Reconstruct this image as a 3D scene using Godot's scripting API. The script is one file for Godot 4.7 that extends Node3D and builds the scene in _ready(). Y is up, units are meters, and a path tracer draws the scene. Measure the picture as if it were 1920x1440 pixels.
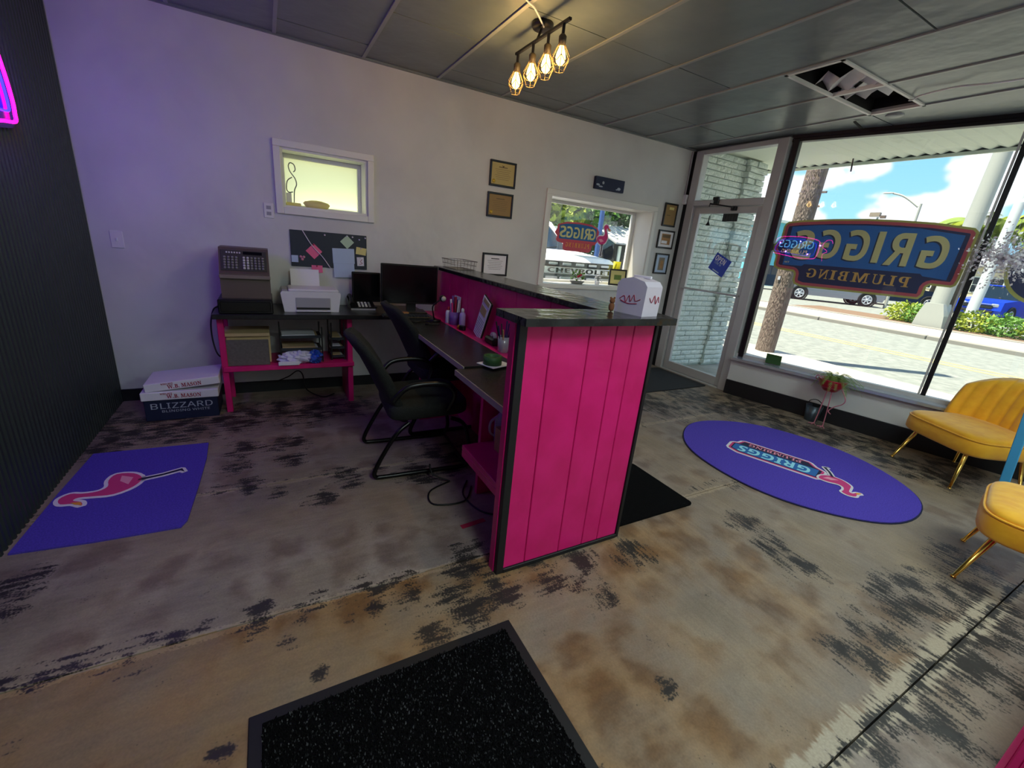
extends Node3D
# A small reception room behind a shop front. x runs along the white wall, z from the white wall towards the camera, y up, metres.

var M := {}
var taken := {}
const CEIL := 2.695
const SLOPE := 0.25
const WIN0 := Vector2(5.72, 1.15)          # where the door side of the shop front turns into the window side (x, z)

func _ready() -> void:
	var cam := Camera3D.new(); cam.name = "camera"; add_child(cam)
	cam.position = Vector3(1.07, 1.42, 4.12)
	cam.rotation_degrees = Vector3(-17.962, -30.040, 5.450)
	cam.fov = 83.60
	cam.near = 0.02
	cam.far = 400.0
	cam.current = true
	var we := WorldEnvironment.new(); we.name = "world_environment"; add_child(we)
	var env := Environment.new()
	env.background_mode = Environment.BG_SKY
	env.tonemap_mode = Environment.TONE_MAPPER_LINEAR
	env.tonemap_exposure = 1.1
	env.sdfgi_enabled = true
	env.ssao_enabled = true
	env.ssil_enabled = true
	var sky := Sky.new()
	var sm := PanoramaSkyMaterial.new()
	sm.panorama = ImageTexture.create_from_image(sky_image())
	sm.energy_multiplier = 1.4
	sky.sky_material = sm
	env.sky = sky
	we.environment = env
	var sun := DirectionalLight3D.new(); sun.name = "sun"; add_child(sun)
	sun.look_at_from_position(Vector3.ZERO, Vector3(0.30, -0.93, 0.20), Vector3(0, 0, 1))
	sun.light_color = Color(1.0, 0.96, 0.88)
	sun.light_energy = 4.8
	sun.light_angular_distance = 0.6
	sun.shadow_enabled = true
	materials()
	room()
	shop_front()
	window_in_wall()
	lamps()
	desk_and_counter()
	desk_things()
	counter_things()
	seating()
	wall_things()
	floor_things()
	outdoors()

# ------------------------------------------------------------------ helpers
func numbered(called: String) -> String:
	taken[called] = taken.get(called, -1) + 1
	return called if taken[called] == 0 else "%s_%03d" % [called, taken[called]]

func meta(o: Node, label: String, category: String, group := "", kind := "") -> Node:
	o.set_meta("label", label)
	o.set_meta("category", category)
	if group != "": o.set_meta("group", group)
	if kind != "": o.set_meta("kind", kind)
	return o

func thing(called: String, at: Vector3, label: String, category: String, group := "", kind := "", turn := 0.0) -> Node3D:
	var o := Node3D.new()
	o.name = numbered(called)
	add_child(o)
	o.position = at
	o.rotation.y = turn
	meta(o, label, category, group, kind)
	return o

func S() -> SurfaceTool:
	var st := SurfaceTool.new()
	st.begin(Mesh.PRIMITIVE_TRIANGLES)
	st.set_smooth_group(-1)
	return st

func put(st: SurfaceTool, called: String, m: Material, parent: Node = self, at := Vector3.ZERO, turn := Vector3.ZERO) -> MeshInstance3D:
	st.generate_normals()
	var me: ArrayMesh = st.commit()
	me.surface_set_material(0, m)
	var o := MeshInstance3D.new()
	o.mesh = me
	o.name = numbered(called) if parent == self else called
	o.position = at
	o.rotation = turn
	parent.add_child(o, true)
	return o

func inst(me: Mesh, called: String, m: Material, parent: Node, xf: Transform3D) -> MeshInstance3D:
	var o := MeshInstance3D.new()
	o.mesh = me
	if m: o.material_override = m
	o.name = numbered(called) if parent == self else called
	o.transform = xf
	parent.add_child(o, true)
	return o

# a, b, c counter-clockwise as seen from outside
func tri(st: SurfaceTool, a: Vector3, b: Vector3, c: Vector3) -> void:
	st.add_vertex(a); st.add_vertex(c); st.add_vertex(b)

func quad(st: SurfaceTool, a: Vector3, b: Vector3, c: Vector3, d: Vector3) -> void:
	tri(st, a, b, c); tri(st, a, c, d)

# faces of convex shapes, turned away from the centre by themselves
func ctri(st: SurfaceTool, a: Vector3, b: Vector3, c: Vector3, o: Vector3) -> void:
	if (b - a).cross(c - a).dot((a + b + c) / 3.0 - o) >= 0.0: tri(st, a, b, c)
	else: tri(st, a, c, b)

func cquad(st: SurfaceTool, a: Vector3, b: Vector3, c: Vector3, d: Vector3, o: Vector3) -> void:
	ctri(st, a, b, c, o); ctri(st, a, c, d, o)

# a box with chamfered edges
func box(st: SurfaceTool, c: Vector3, s: Vector3, bevel := 0.0, bs := Basis()) -> void:
	var h := s * 0.5
	var b := minf(bevel, minf(h.x, minf(h.y, h.z)) * 0.95)
	if b <= 0.0:
		var p := []
		for i in 8:
			p.append(c + bs * Vector3(h.x * (1 if i & 1 else -1), h.y * (1 if i & 2 else -1), h.z * (1 if i & 4 else -1)))
		for q in [[0, 1, 3, 2], [4, 5, 7, 6], [0, 1, 5, 4], [2, 3, 7, 6], [0, 2, 6, 4], [1, 3, 7, 5]]:
			cquad(st, p[q[0]], p[q[1]], p[q[2]], p[q[3]], c)
		return
	var v := []
	for i in 8:
		var g := Vector3(1 if i & 1 else -1, 1 if i & 2 else -1, 1 if i & 4 else -1)
		var row := []
		for a in 3:
			var k := Vector3(h.x - b, h.y - b, h.z - b)
			k[a] = h[a]
			row.append(c + bs * (k * g))
		v.append(row)
	for q in [[0, 2, 6, 4, 0], [1, 3, 7, 5, 0], [0, 1, 5, 4, 1], [2, 3, 7, 6, 1], [0, 1, 3, 2, 2], [4, 5, 7, 6, 2]]:
		cquad(st, v[q[0]][q[4]], v[q[1]][q[4]], v[q[2]][q[4]], v[q[3]][q[4]], c)
	for i in 8:
		ctri(st, v[i][0], v[i][1], v[i][2], c)
		for a in 3:
			var j: int = i | (1 << a)
			if j != i:
				var e := (a + 1) % 3
				var f := (a + 2) % 3
				cquad(st, v[i][e], v[j][e], v[j][f], v[i][f], c)

func bx(x0: float, x1: float, y0: float, y1: float, z0: float, z1: float, called: String, m: Material, parent: Node = self, bevel := 0.0) -> MeshInstance3D:
	var st := S()
	box(st, Vector3(x0 + x1, y0 + y1, z0 + z1) * 0.5, Vector3(absf(x1 - x0), absf(y1 - y0), absf(z1 - z0)), bevel)
	return put(st, called, m, parent)

func addb(st: SurfaceTool, x0: float, x1: float, y0: float, y1: float, z0: float, z1: float, bevel := 0.0) -> void:
	box(st, Vector3(x0 + x1, y0 + y1, z0 + z1) * 0.5, Vector3(absf(x1 - x0), absf(y1 - y0), absf(z1 - z0)), bevel)

# a round tube along points; r may be a number or a list
func tube(st: SurfaceTool, pts: Array, r, seg := 8, closed := false) -> void:
	st.set_smooth_group(1)
	var n := pts.size()
	var rings := []
	var t0: Vector3 = (pts[1] - pts[0]).normalized()
	var side := t0.cross(Vector3.UP)
	if side.length() < 0.05: side = t0.cross(Vector3.RIGHT)
	side = side.normalized()
	for i in n:
		var a: Vector3 = pts[(i - 1 + n) % n] if closed else pts[maxi(i - 1, 0)]
		var b: Vector3 = pts[(i + 1) % n] if closed else pts[mini(i + 1, n - 1)]
		var t := (b - a).normalized()
		side = (side - t * side.dot(t)).normalized()
		var up := side.cross(t)
		var rr: float = r[i] if r is Array else r
		var ring := []
		for k in seg:
			var an := TAU * k / seg
			ring.append(pts[i] + (side * cos(an) + up * sin(an)) * rr)
		rings.append(ring)
	for i in (n if closed else n - 1):
		var j := (i + 1) % n
		var mid: Vector3 = (pts[i] + pts[j]) * 0.5
		for k in seg:
			var l := (k + 1) % seg
			cquad(st, rings[i][k], rings[i][l], rings[j][l], rings[j][k], mid)
	if not closed:
		st.set_smooth_group(-1)
		for e in [0, n - 1]:
			var inside: Vector3 = pts[1] if e == 0 else pts[n - 2]
			for k in seg:
				ctri(st, pts[e], rings[e][k], rings[e][(k + 1) % seg], inside)
	st.set_smooth_group(-1)

# profile of (radius, height) turned about an axis through c
func lathe(st: SurfaceTool, prof: Array, c: Vector3, seg := 20, bs := Basis(), smooth := true, squash := 1.0) -> void:
	if smooth: st.set_smooth_group(1)
	for i in prof.size() - 1:
		var a: Vector2 = prof[i]
		var b: Vector2 = prof[i + 1]
		for k in seg:
			var p := TAU * k / seg
			var q := TAU * (k + 1) / seg
			var v := []
			for w in [[a, p], [b, p], [b, q], [a, q]]:
				v.append(c + bs * Vector3(cos(w[1]) * w[0].x, w[0].y, sin(w[1]) * w[0].x * squash))
			if a.x < 0.00001: tri(st, v[0], v[1], v[2])
			elif b.x < 0.00001: tri(st, v[0], v[1], v[3])
			else: quad(st, v[0], v[1], v[2], v[3])
	st.set_smooth_group(-1)

# closed polygon in the plane of xf (x right, y up), pulled out along its z from 0 to depth
func prism(st: SurfaceTool, poly: PackedVector2Array, depth: float, xf := Transform3D(), z0 := 0.0) -> void:
	var p := poly.duplicate()
	if Geometry2D.is_polygon_clockwise(p): p.reverse()
	var id := Geometry2D.triangulate_polygon(p)
	for i in range(0, id.size(), 3):
		var a := p[id[i]]; var b := p[id[i + 1]]; var c := p[id[i + 2]]
		if (b - a).cross(c - a) < 0.0:
			var s := b; b = c; c = s
		tri(st, xf * Vector3(a.x, a.y, z0 + depth), xf * Vector3(b.x, b.y, z0 + depth), xf * Vector3(c.x, c.y, z0 + depth))
		tri(st, xf * Vector3(a.x, a.y, z0), xf * Vector3(c.x, c.y, z0), xf * Vector3(b.x, b.y, z0))
	for i in p.size():
		var a := p[i]; var b := p[(i + 1) % p.size()]
		quad(st, xf * Vector3(a.x, a.y, z0), xf * Vector3(b.x, b.y, z0), xf * Vector3(b.x, b.y, z0 + depth), xf * Vector3(a.x, a.y, z0 + depth))

func pv(a: Array) -> PackedVector2Array:
	var o := PackedVector2Array()
	for i in range(0, a.size(), 2): o.append(Vector2(a[i], a[i + 1]))
	return o

func grown(p: PackedVector2Array, by: float) -> PackedVector2Array:
	var q := p.duplicate()
	if Geometry2D.is_polygon_clockwise(q): q.reverse()
	return Geometry2D.offset_polygon(q, by, Geometry2D.JOIN_ROUND)[0]

func rounded(w: float, h: float, r: float, seg := 5) -> PackedVector2Array:
	var o := PackedVector2Array()
	for k in 4:
		var c := Vector2((w * 0.5 - r) * (1 if k in [0, 3] else -1), (h * 0.5 - r) * (1 if k < 2 else -1))
		for i in seg + 1:
			o.append(c + Vector2.from_angle((k + float(i) / seg) * PI / 2.0) * r)
	return o

# smooth curve through points
func curve(pts: Array, steps := 6, closed := false) -> Array:
	var o := []
	var n := pts.size()
	for i in (n if closed else n - 1):
		var a = pts[(i - 1 + n) % n] if closed else pts[maxi(i - 1, 0)]
		var b = pts[i]
		var c = pts[(i + 1) % n]
		var d = pts[(i + 2) % n] if closed else pts[mini(i + 2, n - 1)]
		for k in steps: o.append(b.cubic_interpolate(c, a, d, float(k) / steps))
	if not closed: o.append(pts[n - 1])
	return o

func lettering(s: String, height: float, m: Material, parent: Node, xf: Transform3D, bold := true, serif := false, width := 0.0, called := "lettering", depth := 0.0015) -> MeshInstance3D:
	var t := TextMesh.new()
	var f := SystemFont.new()
	f.font_names = PackedStringArray(["Droid Serif" if serif else "Droid Sans"])
	f.font_weight = 700 if bold else 400
	t.font = f
	t.text = s
	t.font_size = 64
	t.pixel_size = height / 64.0 * 1.38
	t.depth = depth
	t.curve_step = 4.0
	t.material = m
	var o := MeshInstance3D.new()
	o.mesh = t
	o.name = called
	if width > 0.0:
		var w: float = t.get_aabb().size.x
		xf.basis = xf.basis * Basis.from_scale(Vector3(width / maxf(w, 0.001), 1, 1))
	o.transform = xf
	parent.add_child(o, true)
	return o

func area_light(called: String, at: Vector3, towards: Vector3, size: Vector2, color: Color, energy: float, parent: Node = self) -> void:
	var l := AreaLight3D.new()
	l.name = called
	parent.add_child(l)
	l.area_size = size
	l.light_color = color
	l.light_energy = energy
	l.shadow_enabled = true
	l.area_range = 14.0
	var up := Vector3.UP if absf(towards.normalized().y) < 0.9 else Vector3.RIGHT
	l.transform = Transform3D(Basis.looking_at(towards, up), at)

# ------------------------------------------------------------------ materials
func grain(size: int, freq: float, a: Color, b: Color, sd: int, oct := 4, kind := FastNoiseLite.TYPE_SIMPLEX_SMOOTH, sharp := 1.0) -> Image:
	var n := FastNoiseLite.new()
	n.seed = sd
	n.noise_type = kind
	n.frequency = freq
	n.fractal_octaves = oct
	var g := n.get_seamless_image(size, size)
	g.convert(Image.FORMAT_L8)
	var d := g.get_data()
	var o := PackedByteArray()
	o.resize(size * size * 3)
	for i in size * size:
		var t := clampf((d[i] / 255.0 - 0.5) * sharp + 0.5, 0.0, 1.0)
		var c := a.lerp(b, t)
		o[i * 3] = int(c.r * 255.0)
		o[i * 3 + 1] = int(c.g * 255.0)
		o[i * 3 + 2] = int(c.b * 255.0)
	return Image.create_from_data(size, size, false, Image.FORMAT_RGB8, o)

func relief(size: int, freq: float, sd: int, strength: float, oct := 4) -> ImageTexture:
	var n := FastNoiseLite.new()
	n.seed = sd
	n.frequency = freq
	n.fractal_octaves = oct
	var g := n.get_seamless_image(size, size)
	g.convert(Image.FORMAT_RGBA8)
	g.bump_map_to_normal_map(strength)
	return ImageTexture.create_from_image(g)

func mt(key: String, c: Color, rough := 0.6, metal := 0.0) -> StandardMaterial3D:
	var m := StandardMaterial3D.new()
	m.resource_name = key
	m.albedo_color = c
	m.roughness = rough
	m.metallic = metal
	M[key] = m
	return m

# colour grain laid on by world position, scale in repeats a metre
func grained(key: String, a: Color, b: Color, rough: float, scale: float, freq := 0.02, sd := 1, oct := 4, bump := 0.0, sharp := 1.6, metal := 0.0) -> StandardMaterial3D:
	var m := mt(key, Color.WHITE, rough, metal)
	m.albedo_texture = ImageTexture.create_from_image(grain(256, freq, a, b, sd, oct, FastNoiseLite.TYPE_SIMPLEX_SMOOTH, sharp))
	m.uv1_triplanar = true
	m.uv1_world_triplanar = true
	m.uv1_scale = Vector3.ONE * scale
	if bump > 0.0:
		m.normal_enabled = true
		m.normal_texture = relief(256, freq * 2.0, sd + 7, 6.0)
		m.normal_scale = bump
	return m

func glow(key: String, c: Color, e: float) -> StandardMaterial3D:
	var m := mt(key, c, 0.4)
	m.emission_enabled = true
	m.emission = c
	m.emission_energy_multiplier = e
	return m

func pane(key: String, c: Color, alpha: float) -> StandardMaterial3D:
	var m := mt(key, Color(c.r, c.g, c.b, alpha), 0.0)
	m.transparency = BaseMaterial3D.TRANSPARENCY_ALPHA
	m.cull_mode = BaseMaterial3D.CULL_DISABLED
	return m

func leafy(key: String, c: Color) -> StandardMaterial3D:
	var m := mt(key, c, 0.6)
	m.backlight_enabled = true
	m.backlight = Color(c.r * 0.8, c.g * 0.8, c.b * 0.5)
	m.cull_mode = BaseMaterial3D.CULL_DISABLED
	return m

func materials() -> void:
	grained("plaster", Color(0.79, 0.795, 0.79), Color(0.825, 0.83, 0.825), 0.7, 0.35, 0.012, 3, 5, 0.16)
	mt("ribbed", Color(0.13, 0.16, 0.18), 0.5)
	mt("black_trim", Color(0.055, 0.065, 0.085), 0.5)
	grained("tile", Color(0.42, 0.46, 0.465), Color(0.46, 0.50, 0.505), 0.33, 0.45, 0.012, 9, 4, 0.10)
	mt("tee", Color(0.58, 0.60, 0.60), 0.4)
	mt("plenum", Color(0.03, 0.03, 0.04), 0.9)
	grained("pink", Color(0.80, 0.07, 0.41), Color(0.85, 0.10, 0.46), 0.38, 0.8, 0.02, 21, 4, 0.06)
	grained("black_top", Color(0.085, 0.09, 0.095), Color(0.12, 0.125, 0.13), 0.30, 1.4, 0.05, 31, 4, 0.05)
	grained("stained_top", Color(0.06, 0.065, 0.07), Color(0.16, 0.17, 0.17), 0.18, 1.0, 0.02, 32, 5, 0.15)
	mt("edge_band", Color(0.62, 0.60, 0.56), 0.5)
	mt("aluminium", Color(0.73, 0.73, 0.73), 0.38, 0.12)
	mt("sill_gloss", Color(0.76, 0.79, 0.84), 0.14, 0.6)
	mt("dark_metal", Color(0.11, 0.105, 0.12), 0.4, 0.4)
	mt("black_plastic", Color(0.05, 0.053, 0.058), 0.35)
	mt("screen_off", Color(0.03, 0.038, 0.045), 0.16)
	mt("white_plastic", Color(0.86, 0.86, 0.87), 0.35)
	mt("grey_plastic", Color(0.62, 0.62, 0.64), 0.45)
	mt("white_paint", Color(0.88, 0.88, 0.86), 0.4)
	mt("paper", Color(0.90, 0.90, 0.92), 0.8)
	mt("paper_blue", Color(0.72, 0.80, 0.90), 0.8)
	mt("paper_pink", Color(0.95, 0.45, 0.60), 0.8)
	mt("paper_yellow", Color(0.88, 0.84, 0.55), 0.8)
	mt("paper_green", Color(0.74, 0.84, 0.72), 0.8)
	mt("parchment", Color(0.74, 0.67, 0.44), 0.7)
	mt("parchment_brown", Color(0.60, 0.49, 0.31), 0.7)
	mt("ink", Color(0.10, 0.10, 0.14), 0.8)
	mt("ink_soft", Color(0.45, 0.38, 0.28), 0.8)
	mt("frame_black", Color(0.04, 0.045, 0.055), 0.35)
	mt("gold_seal", Color(0.85, 0.70, 0.25), 0.35, 0.4)
	mt("taupe", Color(0.36, 0.31, 0.27), 0.5)
	mt("taupe_light", Color(0.50, 0.46, 0.40), 0.5)
	mt("key_grey", Color(0.52, 0.52, 0.50), 0.5)
	mt("key_white", Color(0.80, 0.80, 0.78), 0.5)
	mt("manila", Color(0.78, 0.68, 0.50), 0.8)
	grained("folder_grey", Color(0.36, 0.34, 0.32), Color(0.40, 0.38, 0.36), 0.7, 3.0, 0.05, 41)
	mt("carton_blue", Color(0.05, 0.10, 0.24), 0.6)
	grained("cardboard", Color(0.62, 0.46, 0.30), Color(0.68, 0.52, 0.35), 0.8, 2.0, 0.05, 42)
	mt("print_red", Color(0.62, 0.10, 0.22), 0.7)
	mt("print_silver", Color(0.66, 0.70, 0.76), 0.6)
	mt("bag_white", Color(0.82, 0.82, 0.90), 0.35)
	mt("bag_blue", Color(0.16, 0.34, 0.72), 0.35)
	grained("fabric_black", Color(0.065, 0.075, 0.07), Color(0.11, 0.125, 0.115), 0.85, 3.0, 0.12, 51, 3, 0.5)
	mt("tube_black", Color(0.03, 0.03, 0.035), 0.3, 0.3)
	var v := grained("velvet", Color(0.93, 0.65, 0.07), Color(0.98, 0.74, 0.13), 0.7, 1.2, 0.03, 61, 3, 0.1)
	v.rim_enabled = true
	v.rim = 0.6
	v.rim_tint = 0.6
	mt("brass", Color(0.83, 0.66, 0.33), 0.2, 1.0)
	grained("rug_purple", Color(0.27, 0.20, 0.66), Color(0.335, 0.26, 0.76), 0.9, 4.0, 0.09, 71, 3, 0.3)
	var mb := grained("mat_black", Color(0.015, 0.015, 0.02), Color(0.03, 0.03, 0.035), 0.85, 3.0, 0.35, 73, 2, 0.8, 2.0)
	mb.uv1_scale = Vector3.ONE * 2.2
	mb.metallic_specular = 0.2
	mt("rubber", Color(0.06, 0.062, 0.065), 0.6)
	mt("emblem_white", Color(0.90, 0.88, 0.92), 0.8)
	mt("emblem_pink", Color(0.83, 0.22, 0.50), 0.8)
	mt("emblem_rose", Color(0.95, 0.62, 0.72), 0.8)
	mt("emblem_blue", Color(0.13, 0.42, 0.72), 0.8)
	mt("emblem_navy", Color(0.07, 0.09, 0.24), 0.8)
	mt("emblem_cyan", Color(0.62, 0.90, 0.97), 0.8)
	mt("emblem_orange", Color(0.93, 0.62, 0.20), 0.8)
	mt("sign_olive", Color(0.66, 0.66, 0.38), 0.6)
	mt("sign_rose", Color(0.70, 0.34, 0.40), 0.6)
	mt("sign_navy", Color(0.07, 0.11, 0.34), 0.6)
	mt("sign_blue", Color(0.15, 0.43, 0.68), 0.6)
	mt("sign_cream", Color(0.96, 0.95, 0.74), 0.6)
	mt("sign_gold", Color(0.95, 0.80, 0.46), 0.6)
	mt("sign_shade", Color(0.07, 0.16, 0.28), 0.6)
	for k in ["sign_olive", "sign_rose", "sign_blue", "sign_cream", "sign_gold"]:
		M[k].backlight_enabled = true
		M[k].backlight = M[k].albedo_color
	mt("open_blue", Color(0.10, 0.24, 0.72), 0.45)
	pane("glass", Color(0.75, 0.85, 0.84), 0.02)
	pane("clear_plastic", Color(0.85, 0.86, 0.92), 0.35)
	var film := mt("window_film", Color(0.99, 0.99, 0.88), 0.6)
	film.backlight_enabled = true
	film.backlight = Color(1.9, 1.9, 1.68)
	grained("concrete_walk", Color(0.60, 0.59, 0.55), Color(0.70, 0.69, 0.65), 0.9, 0.3, 0.02, 81, 5, 0.2)
	grained("asphalt", Color(0.40, 0.425, 0.40), Color(0.47, 0.495, 0.465), 0.9, 0.35, 0.04, 82, 5, 0.3)
	grained("road_yellow", Color(0.66, 0.60, 0.36), Color(0.80, 0.72, 0.40), 0.9, 0.8, 0.06, 83, 5)
	mt("kerb", Color(0.48, 0.48, 0.45), 0.9)
	grained("brick_paint", Color(0.82, 0.87, 0.83), Color(0.91, 0.94, 0.91), 0.7, 2.0, 0.05, 84, 5, 0.9)
	grained("brick_paint_worn", Color(0.78, 0.84, 0.80), Color(0.90, 0.93, 0.90), 0.7, 2.6, 0.06, 85, 5, 1.0)
	grained("mortar", Color(0.62, 0.68, 0.64), Color(0.70, 0.76, 0.72), 0.9, 2.0, 0.05, 86)
	mt("canopy_white", Color(0.88, 0.91, 0.84), 0.6)
	mt("closure_dark", Color(0.10, 0.11, 0.10), 0.9)
	var tm := grained("timber_pole", Color(0.30, 0.26, 0.23), Color(0.46, 0.42, 0.38), 0.9, 1.0, 0.05, 87, 5, 0.8)
	tm.uv1_scale = Vector3(3.0, 0.35, 3.0)
	mt("pole_grey", Color(0.58, 0.60, 0.57), 0.5)
	mt("pole_white", Color(0.70, 0.73, 0.73), 0.45)
	mt("car_silver", Color(0.48, 0.49, 0.52), 0.25, 0.5)
	mt("car_white", Color(0.86, 0.87, 0.88), 0.25)
	mt("car_dark", Color(0.10, 0.15, 0.22), 0.25, 0.3)
	mt("car_blue", Color(0.03, 0.22, 0.72), 0.2, 0.2)
	mt("car_glass", Color(0.07, 0.10, 0.12), 0.08)
	mt("tyre", Color(0.035, 0.035, 0.04), 0.8)
	mt("alloy", Color(0.80, 0.81, 0.83), 0.3, 0.5)
	mt("chrome", Color(0.75, 0.76, 0.78), 0.18, 0.9)
	mt("red_lamp", Color(0.70, 0.08, 0.10), 0.3)
	mt("teal_wall", Color(0.38, 0.72, 0.78), 0.8)
	mt("roof_grey", Color(0.62, 0.63, 0.63), 0.7)
	leafy("leaf_green", Color(0.30, 0.46, 0.14))
	leafy("leaf_lime", Color(0.52, 0.58, 0.16))
	leafy("leaf_dark", Color(0.16, 0.30, 0.13))
	leafy("leaf_palm", Color(0.42, 0.50, 0.20))
	leafy("leaf_fern", Color(0.42, 0.52, 0.24))
	grained("bark", Color(0.32, 0.27, 0.21), Color(0.46, 0.40, 0.32), 0.9, 2.0, 0.05, 88, 4, 0.6)
	grained("soil", Color(0.34, 0.27, 0.20), Color(0.46, 0.38, 0.29), 0.95, 1.5, 0.05, 89, 4, 0.5)
	mt("pot_red", Color(0.72, 0.10, 0.22), 0.35)
	mt("wire_pink", Color(0.80, 0.50, 0.58), 0.4, 0.3)
	mt("wire_grey", Color(0.55, 0.53, 0.50), 0.35, 0.6)
	mt("light_blue_wood", Color(0.25, 0.62, 0.82), 0.55)
	mt("masking_green", Color(0.18, 0.34, 0.16), 0.6)
	mt("tinsel", Color(0.94, 0.93, 0.96), 0.25, 0.2)
	mt("socket_brown", Color(0.25, 0.22, 0.17), 0.5)
	mt("cage_wire", Color(0.72, 0.62, 0.44), 0.3, 0.7)
	glow("filament", Color(1.0, 0.82, 0.46), 5.0)
	var bg := pane("bulb_glass", Color(1.0, 0.86, 0.58), 0.15)
	glow("neon_pink", Color(1.0, 0.04, 0.62), 7.0)
	glow("neon_blue", Color(0.14, 0.12, 1.0), 5.0)
	glow("neon_white", Color(0.45, 0.85, 1.0), 5.0)
	glow("neon_yellow", Color(1.0, 0.85, 0.35), 4.0)
	glow("added_panel_glow", Color(0.95, 1.0, 0.98), 2.0)  # glowing face of the added, unseen fill panels
	mt("amber_glass", Color(0.55, 0.33, 0.10), 0.2)
	mt("teddy_brown", Color(0.48, 0.29, 0.18), 0.85)
	mt("pen_navy", Color(0.10, 0.14, 0.34), 0.4)
	mt("purple_plastic", Color(0.45, 0.30, 0.62), 0.4)
	mt("lilac_label", Color(0.72, 0.62, 0.84), 0.5)
	mt("cable_black", Color(0.03, 0.03, 0.03), 0.5)
	mt("tan_wall", Color(0.80, 0.74, 0.60), 0.8)
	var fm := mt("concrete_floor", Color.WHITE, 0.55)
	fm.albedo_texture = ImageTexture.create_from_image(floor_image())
	fm.normal_enabled = true
	fm.normal_texture = relief(512, 0.05, 5, 3.0, 5)
	fm.normal_scale = 0.25
	fm.texture_repeat = true

func sky_image() -> Image:
	var w := 2048
	var h := 1024
	var im := Image.create(w, h, false, Image.FORMAT_RGBF)
	var n := FastNoiseLite.new()
	n.seed = 12
	n.frequency = 2.2
	n.fractal_octaves = 6
	n.fractal_gain = 0.52
	var big := FastNoiseLite.new()
	big.seed = 4
	big.frequency = 0.9
	big.fractal_octaves = 2
	for y in h:
		var el := PI * (0.5 - (y + 0.5) / h)
		var s := sin(el)
		if el < -0.02:
			var low := Color(0.42, 0.43, 0.42)
			for x in w: im.set_pixel(x, y, low)
			continue
		var t := pow(clampf(1.0 - s, 0.0, 1.0), 3.0)
		var base := Color(0.09, 0.38, 0.84).lerp(Color(0.40, 0.76, 0.96), t)
		for x in w:
			var az := TAU * (x + 0.5) / w
			var d := Vector3(sin(az) * cos(el), s, -cos(az) * cos(el))
			var p := Vector3(d.x, d.y * 1.7, d.z) * 2.3
			var v := n.get_noise_3dv(p) + 0.45 * big.get_noise_3dv(p)
			var c := smoothstep(0.0, 0.15, v + 0.01)
			var shade := 0.86 + 0.14 * smoothstep(0.05, 0.5, v)
			im.set_pixel(x, y, base.lerp(Color(1.02, 1.02, 1.03) * shade, c * 0.92))
	return im

# the print of years on a concrete floor: tan wash, pale tile lines, black glue spots, worn joints, and a painted warm glow
const STAINS := [0.18,0.56,0.25, 0.45,0.64,0.21, 0.73,0.63,0.18, 0.97,0.48,0.20, 1.27,0.56,0.20, 1.56,0.52,0.17, 0.12,0.80,0.12, 0.08,0.94,0.09, 0.85,1.11,0.09, 1.11,1.12,0.09, 0.80,1.36,0.07, 1.10,1.35,0.07, 0.89,1.61,0.06, 1.22,1.88,0.06, 1.02,1.74,0.05, 1.38,1.73,0.07, 2.03,1.59,0.13, 1.82,1.78,0.11, 2.02,1.82,0.09, 1.81,2.59,0.07, 1.82,2.69,0.07, 1.70,2.73,0.08, 1.62,2.82,0.07, 1.73,2.90,0.08, 1.52,2.93,0.06, 1.64,2.93,0.05, 1.82,2.85,0.08, 2.05,2.88,0.06, 2.24,2.98,0.08, 2.07,2.76,0.07, 2.31,2.82,0.07, 2.56,2.88,0.08, 0.13,2.06,0.05, 0.14,2.14,0.05, 0.18,2.05,0.04, 0.16,2.25,0.04, 0.84,3.06,0.02, 0.87,3.06,0.02, 0.36,2.82,0.02, 1.12,2.93,0.02, 1.07,2.70,0.02, 1.04,2.75,0.03, 1.09,2.69,0.02, 1.25,2.74,0.02, 1.34,2.73,0.03, 1.47,2.73,0.05, 0.76,2.56,0.03, 0.93,2.56,0.04, 0.69,2.59,0.03, 0.56,2.62,0.02, 0.42,2.60,0.02, 2.18,3.47,0.03, 3.41,2.95,0.08, 3.34,3.13,0.08, 3.31,3.31,0.08, 2.98,3.64,0.06, 3.00,3.73,0.07, 3.22,3.69,0.09, 3.54,3.65,0.12, 3.58,3.73,0.11, 3.90,3.73,0.12, 3.73,3.58,0.08, 4.04,3.79,0.11, 4.28,3.64,0.11, 3.12,3.90,0.08, 3.35,3.91,0.10, 3.65,3.91,0.10, 2.87,3.91,0.07, 2.97,3.99,0.09, 3.45,4.00,0.11, 2.66,3.92,0.04, 3.85,3.94,0.08, 4.42,1.28,0.23, 5.07,1.21,0.27, 5.32,1.68,0.31, 5.37,1.99,0.24, 5.52,2.35,0.23, 5.70,2.59,0.18, 5.02,1.52,0.20, 5.49,2.98,0.19, 5.54,3.13,0.19, 5.88,3.16,0.18, 5.67,1.45,0.23, 5.58,2.71,0.14, 5.34,2.11,0.20]
const FLOOR_W := 7.0
const FLOOR_D := 5.2

func noise_bytes(w: int, h: int, sd: int, freq: float, oct: int, fw := 1, fh := 1) -> PackedByteArray:
	var n := FastNoiseLite.new()
	n.seed = sd
	n.frequency = freq
	n.fractal_octaves = oct
	var g := n.get_image(w / fw, h / fh)
	g.convert(Image.FORMAT_L8)
	if fw > 1 or fh > 1: g.resize(w, h, Image.INTERPOLATE_BILINEAR)
	return g.get_data()

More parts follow.
